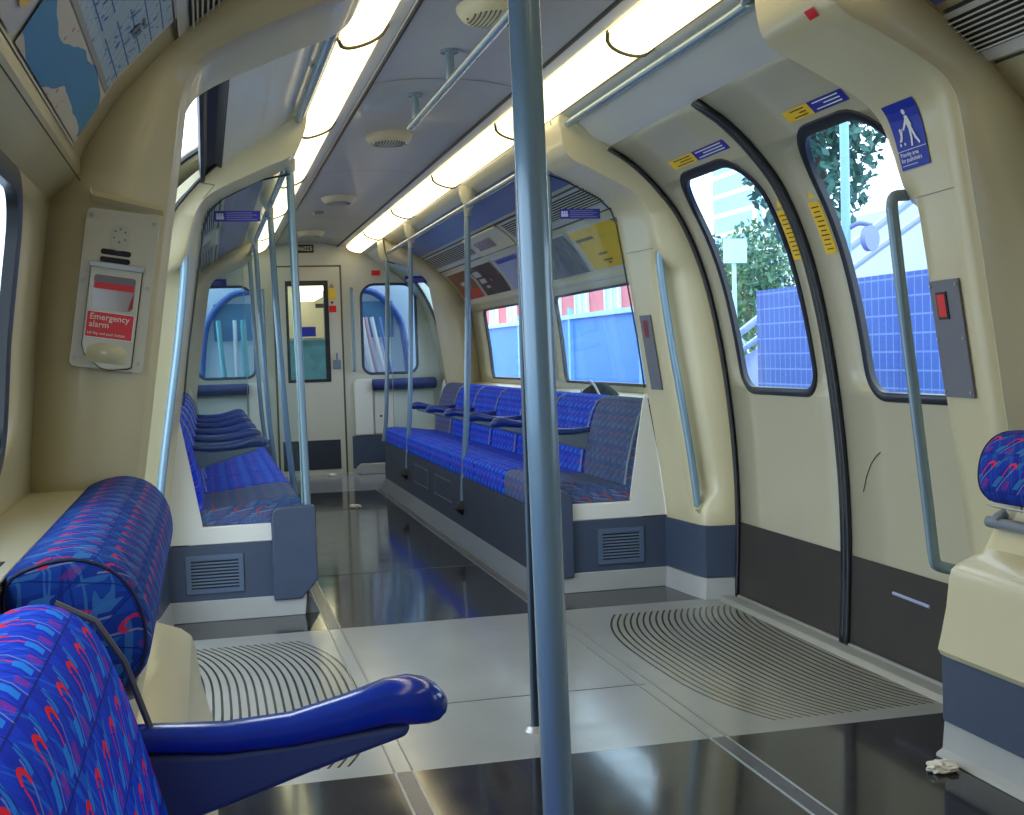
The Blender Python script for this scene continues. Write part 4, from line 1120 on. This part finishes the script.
# pillar joint lines
for s_, nm in ((1, 'right'), (-1, 'left')):
    for near in (True, False):
        mb = MB(); zj = 1.555 if near else 1.60
        P_ = [(s_*(inn_x(zj, y, near)-.002), y, zj) for y in [((2.93+.28*k/8) if near else (5.655-.3*k/8)) for k in range(9)]]
        mb.tube(P_, .0013, 5); trim(mb, mat('joint_shadow', (.25, .24, .18), .6), 'fine joint across a pillar')

# ------------------------------------------------------------------ far end: single doors, end wall
for s_, nm in ((1, 'right'), (-1, 'left')):
    dno += 1
    h = (11.45, 12.0, .965, 1.855, .09, .14)
    mb = MB(); sheet(mb, DOORS_, s_, YF+.34, YE+.02, .0, 2.05, [h]); d = struct(mb.build('door_%d' % dno, [DOORC], smooth=True, solid=.010, off=0), 'single far door on the %s' % nm)
    mb = MB(); gasket(mb, DOORS_, s_, h, .03, .014); mb.build('window_gasket', RUBBER, d, smooth=True)
    mb = MB(); fill_hole(mb, DOORS_, s_, h, -.012); mb.build('glass', GL, d)
    mb = MB(); sheet(mb, DOORS_, s_, YF+.36, YE, .02, .352, [], .009); mb.build('kick_panel', KICKD, d, smooth=True)
    mb = MB(); P_ = [(.545, 2.178), (.60, 2.165), (.70, 2.085), (.765, 2.040), (.80, 2.045)]
    mb.grid([[(s_*x, YF+.30, z) for x, z in P_], [(s_*x, YE, z) for x, z in P_]]); trim(mb, CREAM2, 'header above the single %s door' % nm)
# end wall with door opening and two windows (planar, built as strips)
ENDC = mat('end_wall_cream', (.56, .57, .50), .35, noise=.03, coat=.2)
def end_sheet(y, holes, x0, x1, z0, z1, mb, mi=0):
    zs = zsamples(z0, z1, holes, .1)
    for h in holes:
        pass
    for za, zb in zip(zs, zs[1:]):
        if zb-za < 1e-5: continue
        bp = [(x0, x0)]
        for h in sorted(holes, key=lambda h: h[0]):
            if h[2] < (za+zb)/2 < h[3]:
                a = rr_span(h, za) or rr_span(h, za+2e-5); b = rr_span(h, zb) or rr_span(h, zb-2e-5)
                bp.append((a[0], b[0])); bp.append((a[1], b[1]))
        bp.append((x1, x1))
        for i in range(0, len(bp), 2):
            (a0, b0), (a1, b1) = bp[i], bp[i+1]
            mb.add([(a0, y, za), (a1, y, za), (b1, y, zb), (b0, y, zb)], [(0, 1, 2, 3)], mi)
DW = (-.19, .175, .945, 1.885, .004)
DH = (-.335, .335, -.001, 2.06, .004)
WH_R = (.53, 1.06, .99, 1.86, .08, .13); WH_L = (-1.06, -.53, .99, 1.86, .08, .13)
mb = MB(); end_sheet(YE, [DH, WH_R, WH_L], -1.42, 1.42, -.02, 2.36, mb)
we = struct(mb.build('wall_end', [ENDC], solid=.03, off=1), 'end wall with the connecting door')
for h, nm in ((WH_R, 'right'), (WH_L, 'left')):
    wno += 1
    Lp = hole_loop(h); rows = []
    for i, (x, z) in enumerate(Lp):
        a = Vector(Lp[i-1]); b = Vector(Lp[(i+1) % len(Lp)]); t = (b-a).normalized(); on = Vector((t[1], -t[0]))
        rows.append([(x+on[0]*d, YE-o_, z+on[1]*d) for d, o_ in ((-.006, -.02), (-.006, .006), (.014, .010), (.020, 0), (.020, -.02))])
    rows.append(rows[0]); mb = MB(); mb.grid(rows, close=True)
    w = struct(mb.build('window_%d' % wno, mat('navy_gasket', (.03, .05, .12), .4), smooth=True), 'window in the end wall on the %s' % nm)
    mb = MB(); mb.add([(x, YE+.012, z) for x, z in Lp], [tuple(range(len(Lp)))]); mb.build('glass', GL, w)
# end door
dno += 1
root = empty('door_%d' % dno, (0, YE, 0)); struct(root, 'cream connecting door with a dark-framed window in the end wall')
mb = MB(); end_sheet(YE-.012, [DW], -.318, .318, .0, 2.045, mb); mb.build('leaf', mat('end_door_cream', (.58, .57, .49), .35, coat=.2), root, solid=.006, off=0)
mb = MB()
for (a, b_) in (((-.215, 1.862), (.20, 1.912)), ((-.215, .918), (.20, .945)), ((-.215, .945), (-.19, 1.862)), ((.155, .945), (.20, 1.862))): mb.box((a[0], YE-.022, a[1]), (b_[0], YE-.010, b_[1]))
mb.build('window_frame', RUBBER, root, bevel=.002)
mb = MB(); mb.box((-.19, YE-.004, .945), (.16, YE, 1.862)); mb.build('glass', GLS, root)
mb = MB(); mb.box((-.29, YE-.020, .055), (.27, YE-.0125, .345)); mb.build('kick_panel', KICK if False else mat('kick_navy_black', (.025, .035, .055), .4), root)
mb = MB(); mb.box((.225, YE-.03, 1.04), (.30, YE-.012, 1.13)); hd = mb.build('handle_plate', mat('handle_blue_grey', (.17, .24, .33), .4), root, bevel=.008, seg=2)
mb = MB(); mb.tube([(.262, YE-.04, 1.10), (.262, YE-.04, 1.20)], .010, 10); mb.build('handle', mat('handle_blue_grey', (.17, .24, .33), .4), hd, smooth=True)
mb = MB(); mb.box((.20, YE-.019, 1.73), (.272, YE-.0125, 1.83)); mb.build('yellow_notice', YEL, root)
mb = MB(); mb.add([(.21, YE-.0165, 1.84), (.262, YE-.0165, 1.84), (.236, YE-.0165, 1.885)], [(0, 1, 2)]); mb.build('warning_triangle', mat('olive_print', (.30, .25, .03), .5), root)
mb = MB(); mb.box((.205, YE-.019, 1.60), (.275, YE-.0125, 1.665)); mb.build('red_notice', REDP, root)
mb = MB(); mb.add([(.222+.014+.014*math.cos(a), YE-.0165, 1.695+.014*math.sin(a)) for a in [2*PI*k/12 for k in range(12)]], [tuple(range(12))]); mb.build('round_notice', mat('dark_red', (.35, .01, .015), .4), root)
# frame gap
mb = MB()
for a, b_ in (((.318, 0), (.337, 2.06)), ((-.337, 0), (-.318, 2.06)), ((-.337, 2.045), (.337, 2.062))): mb.box((a[0], YE-.006, a[1]), (b_[0], YE+.02, b_[1]))
trim(mb, mat('gap_olive', (.10, .095, .05), .5), 'dark gap round the connecting door')
# number plate
root = empty('number_plate', (.02, YE-.01, 2.22)); mb = MB(); mb.box((-.09, YE-.012, 2.185), (.075, YE-.001, 2.265)); mb.build('plate', BLKP, root, bevel=.002)
vs, fs = text_mesh('96025', .062, .001); mb = MB(); mb.add([(-.085+a*.98, YE-.014, 2.205+b) for a, b, _ in vs], fs); mb.build('digits', mat('digit_cream', (.7, .66, .5), .5), root)
tag(root, 'black number plate above the connecting door', 'number plate')
mb = MB(); mb.box((.635, YE-.006, 1.955), (.72, YE-.001, 2.005)); tag(mb.build('red_notice', REDP), 'small red notice above the right end window', 'sign')
mb = MB(); mb.box((.735+.0, YE-.006, 1.955), (.738, YE-.005, 1.956))
# end wall furniture, both sides
for s_, nm in ((1, 'right'), (-1, 'left')):
    root = empty('end_perch', (s_*.85, YE, 0))
    sec = rounded_section([(YE-.10, .835), (YE-.115, .87), (YE-.10, .905), (YE-.05, .925), (YE-.004, .92), (YE-.004, .83), (YE-.05, .82)], 3)
    rows = []
    for x, sc in ((.60, .85), (.612, 1), (1.225, 1), (1.24, .85)): rows.append([(s_*x, YE-.06+(y+.06-YE)*sc, .87+(z-.87)*sc) for y, z in sec])
    n = len(sec); mb = MB(); mb.grid(rows, close=True); mb.add(rows[0], [tuple(range(n))]); mb.add(rows[-1], [tuple(range(n-1, -1, -1))])
    mb.build('cushion', mat('perch_navy', (.015, .03, .17), .6, noise=.2, nscale=30), root, smooth=True, ang=1.2)
    mb = MB(); mb.prism([(s_*.42, .38), (s_*.42, .90), (s_*.45, .93), (s_*.60, .93), (s_*.60, .38)], 1, YE-.035, YE-.003); mb.build('corner_panel', WHITE, root, bevel=.006)
    mb = MB(); mb.box((s_*.62, YE-.014, .38), (s_*1.22, YE-.003, .80)); dr = mb.build('locker_door', WHITE, root, bevel=.004)
    mb = MB(); mb.tube([(s_*.68, YE-.018, .56), (s_*.68, YE-.014, .56)], .012, 12); mb.build('lock', BLKP, dr)
    mb = MB(); mb.box((s_*.39, YE-.02, .05), (s_*1.30, YE-.003, .37)); mb.build('kick_panel', KICK, root, bevel=.002)
    mb = MB(); mb.box((s_*.42, YE-.05, 0), (s_*1.30, YE-.002, .07)); mb.build('skirting', SKIRT, root, bevel=.006)
    tag(root, 'white locker with navy perch cushion on the end wall, %s of the door' % nm, 'perch')
    root = empty('end_handrail', (s_*.43, YE, 1.0))
    mb = MB(); mb.tube(catmull([(s_*.43, YE-.004, 1.02), (s_*.43, YE-.04, 1.03), (s_*.43, YE-.045, 1.1), (s_*.43, YE-.045, 1.75), (s_*.43, YE-.04, 1.82), (s_*.43, YE-.004, 1.83)], 4), .014, 12); mb.build('bar', POLE, root, smooth=True)
    tag(root, 'short upright grab rail on the end wall, %s of the connecting door' % nm, 'grab rail')
# bin-like clear dispenser right of door: floor heater box
root = empty('floor_box', (.55, YE-.1, 0)); mb = MB(); mb.prism([(.43, .0), (.43, .075), (.455, .10), (.70, .10), (.70, 0)], 1, YE-.16, YE-.05); mb.build('housing', SKIRT, root, bevel=.008, seg=2)
tag(root, 'low grey box on the floor right of the connecting door', 'floor box')
# next car beyond the door
root = empty('next_car', (0, 13.0, 0))
mb = MB(); end_sheet(YE+.45, [(-.20, .20, .93, 1.90, .02)], -1.3, 1.3, 0, 2.4, mb); mb.build('end_panel', mat('next_car_pale', (.50, .60, .72), .4, noise=.06), root)
mb = MB(); mb.box((-.20, YE+.46, .93), (.20, YE+.47, 1.34)); mb.build('lower_pane', mat('teal_pane', (.16, .36, .38), .3, noise=.5, nscale=9), root)
mb = MB(); mb.box((-.20, YE+.44, 1.335), (.20, YE+.47, 1.36)); mb.build('pane_bar', ALU, root)
mb = MB(); mb.box((-.08, YE+.48, 1.375), (.11, YE+.49, 1.475)); mb.build('blue_notice', BLUEP2, root)
mb = MB(); mb.box((-1.2, YE+.5, 0), (1.2, 19, .01)); mb.build('floor', FD, root)
mb = MB(); mb.box((-1.25, YE+.5, 0), (-1.2, 19, 2.3)); mb.box((1.2, YE+.5, 0), (1.25, 19, 2.3)); mb.box((-1.2, 19, 0), (1.2, 19.05, 2.3)); mb.build('walls', CREAM2, root)
mb = MB(); mb.box((-1.2, YE+.5, 2.28), (1.2, 19, 2.30)); mb.build('roof', CEIL, root)
for xx in (-.45, .45):
    mb = MB(); mb.box((xx-.16, YE+.6, 2.0), (xx+.16, 18.8, 2.2)); mb.build('light_strip', LENS, root)
for xx, yy in ((.55, 14.0), (-.55, 14.5), (.5, 16)):
    mb = MB(); mb.tube([(xx, yy, 0), (xx, yy, 2.2)], .02, 10); mb.build('pole', POLE, root, smooth=True)
mb = MB(); mb.box((.30, 15.0, 1.75), (.8, 15.03, 1.80)); mb.build('dark_bar', BLKP, root)
for k, (xa, xb, rr, cc) in enumerate([(.56, .66, .022, 'w'), (.60, .72, .018, 'p'), (.66, .80, .022, 'w'), (.74, .86, .015, 'b'), (-.70, -.70, .02, 'w'), (-.62, -.60, .03, 't'), (-.86, -.80, .025, 't')]):
    mb = MB(); mb.tube(catmull([(xa, YE+.30, 1.55), (xa+(xb-xa)*.4, YE+.22, 1.2), (xb, YE+.20, .85)], 5), rr, 10)
    mb.build('jumper_cable', mat('cable_'+cc, {'w': (.72, .78, .85), 'p': (.60, .42, .55), 'b': (.10, .22, .55), 't': (.12, .42, .50)}[cc], .35), root, smooth=True)
for sg_ in (1, -1):
    mb = MB(); mb.tube(catmull([(sg_*.45, YE+.40, 1.84), (sg_*.72, YE+.40, 1.80), (sg_*.95, YE+.40, 1.55), (sg_*1.02, YE+.40, 1.2), (sg_*1.04, YE+.40, .9)], 5), .035, 10); mb.build('body_edge_seal', mat('seal_navy', (.03, .09, .32), .4), root, smooth=True)
    mb = MB(); mb.box((sg_*.50, YE+.43, 1.35), (sg_*.90, YE+.449, 1.72)); mb.build('end_window', mat('pane_dark_blue', (.10, .24, .42), .15, noise=.4, nscale=4), root)
tag(root, 'neighbouring car seen through the window of the connecting door', 'train car')

# closing wall behind the camera
mb = MB(); mb.box((-1.42, YN-.05, 0), (1.42, YN, 2.36)); struct(mb.build('wall_near', CREAM), 'cream wall behind the viewer')
# outer roof skins so no sky leaks above the coves
mb = MB(); RP = [(1.50, .0), (1.50, .9), (1.44, 1.55), (1.36, 1.66), (1.24, 1.82), (1.05, 2.02), (.85, 2.18), (.6, 2.30), (.3, 2.40), (0, 2.42), (-.3, 2.40), (-.6, 2.30), (-.85, 2.18), (-1.05, 2.02), (-1.24, 1.82), (-1.36, 1.66), (-1.44, 1.55)]
RP = [p for p in RP if p[1] > 1.5]
for a_, b_, zm in ((YN-.05, Y0B+.02, 1.5), (Y0B+.02, Y1B, 2.0), (Y1B, YF+.1, 1.5), (YF+.1, YE+.04, 2.0)):
    Q = [p for p in RP if p[1] > zm]
    if zm > 1.9: Q = [(.825, 2.045)]+[p for p in RP if p[1] > 2.1]+[(-.825, 2.045)]
    mb.grid([[(x, a_, z) for x, z in Q], [(x, b_, z) for x, z in Q]])
trim(mb, mat('roof_skin', (.3, .3, .32), .5), 'outer roof skin', solid=.01)

# litter
def scrap(loc, r, label, seed):
    random.seed(seed)
    bm = bmesh.new(); bmesh.ops.create_icosphere(bm, subdivisions=3, radius=r)
    for v in bm.verts:
        k = random.uniform(.75, 1.2); v.co = Vector((v.co.x*k*1.3, v.co.y*k, max(-r*.28, v.co.z*k*.45)))
    me = bpy.data.meshes.new('paper_scrap'); bm.to_mesh(me); bm.free(); me.materials.append(mat('paper', (.78, .75, .66), .8, noise=.1))
    o = bpy.data.objects.new('paper_scrap', me); C.objects.link(o); o.location = (loc[0], loc[1], r*.28+.001); tag(o, label, 'litter', 'crumpled white paper on the floor')
scrap((.865, 2.93, 0), .034, 'crumpled white paper on the dark floor at the lower right by the perch base', 3)
scrap((.07, 9.55, 0), .036, 'crumpled white paper in the aisle towards the far end', 8)
scrap((.17, 12.25, 0), .03, 'small pale scrap on the floor in front of the connecting door', 5)

# ------------------------------------------------------------------ outside
root = empty('ground', (0, 0, -.9)); bpy.data.objects.remove(root)
mb = MB(); mb.box((-60, -30, -1.0), (90, 160, -.9)); tag(struct(mb.build('floor_outside', mat('track_ground', (.30, .33, .38), .9, noise=.2, nscale=2))), None, None)
HO = mat('blue_hoarding', (.045, .23, .72), .55, noise=.10, nscale=.8)
def mesh_fence_mat():
    m, N, L, b = newmat('blue_mesh_fence'); e = NB(m); x, y, z = e.xyz()
    gy = e.m('LESS_THAN', e.m('FRACT', e.m('ADD', e.m('DIVIDE', y, .11), 100)), .12); gz = e.m('LESS_THAN', e.m('FRACT', e.m('ADD', e.m('DIVIDE', z, .15), 100)), .10)
    big = e.m('LESS_THAN', e.m('FRACT', e.m('ADD', e.m('DIVIDE', y, 1.3), 100)), .06)
    c = e.mix(e.noise(1.5), (.022, .07, .34), (.05, .15, .50)); c = e.mix(e.m('MULTIPLY', e.m('MAXIMUM', gy, gz), .38), c, (.35, .50, .85)); c = e.mix(e.m('MULTIPLY', big, .4), c, (.02, .06, .3))
    L.new(c, b.inputs['Base Color']); b.inputs['Roughness'].default_value = .5; return m
root = empty('hoarding', (4.5, 22, -.9))
mb = MB(); mb.box((4.5, 13.2, -.9), (4.56, 25.6, 1.66)); mb.build('boards', HO, root)
mb = MB()
for yy in (15.2, 18.4, 21.6): mb.box((4.44, yy, -.9), (4.5, yy+.10, 1.8))
mb.build('posts', mat('hoarding_post', (.22, .50, .90), .5), root)
mb = MB(); mb.box((4.43, 13.2, 1.63), (4.6, 25.6, 1.70)); mb.build('top_rail', mat('hoarding_rail', (.45, .62, .85), .5), root)
tag(root, 'solid blue hoarding beside the track outside the bench windows', 'hoarding')
root = empty('hoarding', (4.5, 30, -.9)); mb = MB(); mb.box((4.5, 25.6, -.9), (4.56, 60, .75)); mb.build('boards', mat('hoarding_far', (.13, .36, .75), .6, noise=.1), root)
tag(root, 'lower blue hoarding farther along the track', 'hoarding')
mb = MB(); mb.box((4.5, 2.0, -.9), (4.54, 11.85, 1.70)); tag(mb.build('mesh_fence', mesh_fence_mat()), 'blue mesh fence outside the sliding doors', 'fence')
root = empty('staircase', (6.5, 14, -.9))
mb = MB(); mb.add([(6.2, 14.6, -.9), (6.2, 18.6, -.9), (6.2, 18.6, .3), (6.2, 14.6, 1.35)], [(0, 1, 2, 3)]); mb.build('stair_side', mat('stair_white', (.62, .66, .80), .6, noise=.1), root)
mb = MB(); mb.tube([(6.1, 11.0, 2.75), (6.1, 18.8, .45)], .05, 8); mb.tube([(6.1, 11.0, 2.5), (6.1, 18.8, .2)], .04, 8); mb.build('handrail', mat('stair_rail', (.55, .65, .78), .4), root)
tag(root, 'white staircase with a sloping handrail behind the mesh fence', 'staircase')
# platform building (white) seen right of the doors
mb = MB(); mb.box((12.0, 19.5, -.9), (18, 25.5, 3.7)); bw = mb.build('station_building', mat('white_render', (.55, .60, .66), .8, noise=.08, nscale=1)); tag(bw, 'low white station building behind the mesh fence', 'building')
# lamp post
root = empty('lamp_post', (3.9, 8.9, -.9))
mb = MB(); mb.tube([(3.9, 8.9, -.9), (3.9, 8.9, 5.0)], .035, 12); mb.build('post', mat('post_blue', (.25, .50, .90), .4), root, smooth=True)
mb = MB(); mb.tube(catmull([(3.9, 8.9, 2.02), (3.98, 8.85, 2.07), (4.08, 8.82, 2.05)], 4), .018, 8); mb.build('arm', mat('arm_slate', (.15, .20, .38), .4), root, smooth=True)
mb = MB(); mb.tube([(4.05, 8.84, 1.95), (4.07, 8.80, 1.95)], .10, 18); mb.build('round_mirror', mat('mirror_back', (.22, .28, .60), .4), root, smooth=True)
mb = MB(); mb.tube([(3.9, 8.9, 1.2), (3.9, 8.9, 1.5)], .06, 12); mb.build('sleeve', mat('post_strong_blue', (.04, .20, .75), .4), root, smooth=True)
tag(root, 'pale blue post with a round mirror outside the right sliding door', 'lamp post')
# tower
root = empty('tower_block', (42, 100, -.9))
def tower_mat():
    m, N, L, b = newmat('tower_facade'); e = NB(m); x, y, z = e.xyz()
    gy = e.m('LESS_THAN', e.m('FRACT', e.m('ADD', e.m('DIVIDE', x, .9), 100)), .5); gz = e.m('LESS_THAN', e.m('FRACT', e.m('ADD', e.m('DIVIDE', z, 1.7), 100)), .78)
    c = e.mix(e.m('MULTIPLY', gy, gz), (.85, .88, .90), (.36, .56, .74)); L.new(c, b.inputs['Base Color']); b.inputs['Roughness'].default_value = .7; return m
mb = MB(); mb.box((43.3, 96, -.9), (46.0, 104, 34)); mb.build('main_block', tower_mat(), root)
mb = MB(); mb.box((46.0, 98, -.9), (47.6, 104, 24)); mb.build('side_block', tower_mat(), root)
tag(root, 'tall pale tower block seen through the far door window', 'building')
# red and white building
root = empty('brick_building', (10.8, 40, -.9))
mb = MB(); mb.box((10, 31.5, -.9), (11.6, 50, 7)); mb.build('walls', mat('brick_red', (.75, .20, .22), .8, noise=.1, nscale=2), root)
for k in range(6):
    y = 32.3+k*2.9
    mb = MB(); mb.box((9.93, y, 2.2), (10.0, y+1.0, 4.4)); w = mb.build('window', mat('far_pane', (.45, .62, .70), .2), root)
    mb = MB(); mb.box((9.9, y-.14, 2.0), (9.99, y-.02, 4.6)); mb.box((9.9, y+1.02, 2.0), (9.99, y+1.14, 4.6)); mb.box((9.9, y+.45, 2.0), (9.95, y+.56, 4.6)); mb.build('white_frame', WHITEP, w)
mb = MB(); mb.box((9.85, 31.5, 1.5), (10, 50, 2.15)); mb.build('white_band', WHITEP, root)
tag(root, 'red brick building with white window frames behind the blue hoarding', 'building')
mb = MB(); mb.box((12, 12.2+16, 2.8), (12.1, 30.0, 3.9))
mb = MB(); mb.box((9.45, 24.0, 2.85), (9.95, 24.06, 3.35)); mb.tube([(9.7, 24.1, -.9), (9.7, 24.1, 3.1)], .05, 8); tag(mb.build('sign_board', mat('board_pale', (.50, .72, .76), .5)), 'pale green sign board among the trees outside', 'sign')
# trees
LEAF = mat('leaves', (.06, .17, .14), .7, noise=.6, nscale=3)
LEAF2 = mat('leaves_light', (.12, .26, .12), .7, noise=.5, nscale=3)
BARK = mat('bark', (.10, .08, .07), .9)
def tree(loc, h, r, n, label, lm, seed):
    random.seed(seed); root = empty('tree', loc)
    mb = MB(); mb.tube([loc, (loc[0]+.1, loc[1], loc[2]+h*.5), (loc[0], loc[1]+.1, loc[2]+h*.8)], [.22, .15, .06], 8); mb.build('trunk', BARK, root, smooth=True)
    mb = MB()
    for k in range(n):
        u = Vector((random.gauss(0, 1), random.gauss(0, 1), random.gauss(0, 1))).normalized()*(random.random()**.4)
        c = Vector(loc)+Vector((u.x*r, u.y*r, h*.66+u.z*h*.36))
        a = Vector((random.gauss(0, 1), random.gauss(0, 1), random.gauss(0, 1))).normalized(); b_ = a.cross(Vector((random.gauss(0, 1), random.gauss(0, 1), 1))).normalized(); sz = random.uniform(.05, .12)
        mb.add([c-a*sz, c+b_*sz*.5, c+a*sz, c-b_*sz*.5], [(0, 1, 2, 3)])
    mb.build('crown', lm, root); tag(root, label, 'tree', 'trees outside the right doors')
tree((7.15, 15.8, -.9), 10.5, 1.25, 11000, 'large leafy tree filling the near door window', LEAF, 1)
tree((13.1, 30.0, -.9), 5.3, 1.3, 4500, 'lighter green tree below the tower block', LEAF2, 2)
tree((14.6, 37.0, -.9), 5.6, 2.0, 3500, 'low dark tree behind the sign board', LEAF, 6)
mb = MB(); mb.box((-7.0, -20, -.9), (-1.62, 60, -.04)); struct(mb.build('floor_platform', mat('platform_paving', (.52, .53, .54), .8, noise=.1)), 'pale platform beside the open left doors')
# left exterior: pale platform wall
mb = MB(); mb.box((-7.2, -20, -.9), (-7, 60, .9)); tag(mb.build('platform_wall', mat('pale_wall', (.50, .66, .80), .8, noise=.1)), 'pale wall beyond the left windows', 'wall')

# ------------------------------------------------------------------ world, lights, camera
W = bpy.data.worlds.new('sky'); bpy.context.scene.world = W; W.use_nodes = True
N, L = W.node_tree.nodes, W.node_tree.links
bg = N['Background']; bg.inputs[0].default_value = (.74, .88, 1, 1); bg.inputs[1].default_value = 4.3
sc = bpy.context.scene
cam = bpy.data.cameras.new('camera'); co = bpy.data.objects.new('camera', cam); C.objects.link(co); sc.camera = co
F = 1250.0
cam.sensor_fit = 'HORIZONTAL'; cam.sensor_width = 36; cam.lens = F/1024*36; cam.clip_start = .02; cam.clip_end = 500
VPx, VPy, ROLL = 205., 362., .031
Yc = Vector(((VPx-512)/F, -(VPy-407.5)/F, -1.)); bvec = Yc.copy(); Yc.normalize()
av = Vector((1, ROLL, 0))/F; t = -(bvec.dot(Yc))/(av.dot(Yc)); Xc = (bvec+av*t).normalized(); Zc = Xc.cross(Yc)
M3 = Matrix((Xc, Yc, Zc))   # rows: world axes in camera space
co.matrix_world = Matrix.Translation((-1.0, 0, 1.15)) @ M3.to_4x4()
sc.view_settings.view_transform = 'Standard'; sc.view_settings.look = 'None'; sc.view_settings.gamma = 1; sc.view_settings.use_curve_mapping = False
sc.view_settings.exposure = -0.05
sc.cycles.max_bounces = 8; sc.cycles.transparent_max_bounces = 16; sc.cycles.diffuse_bounces = 4
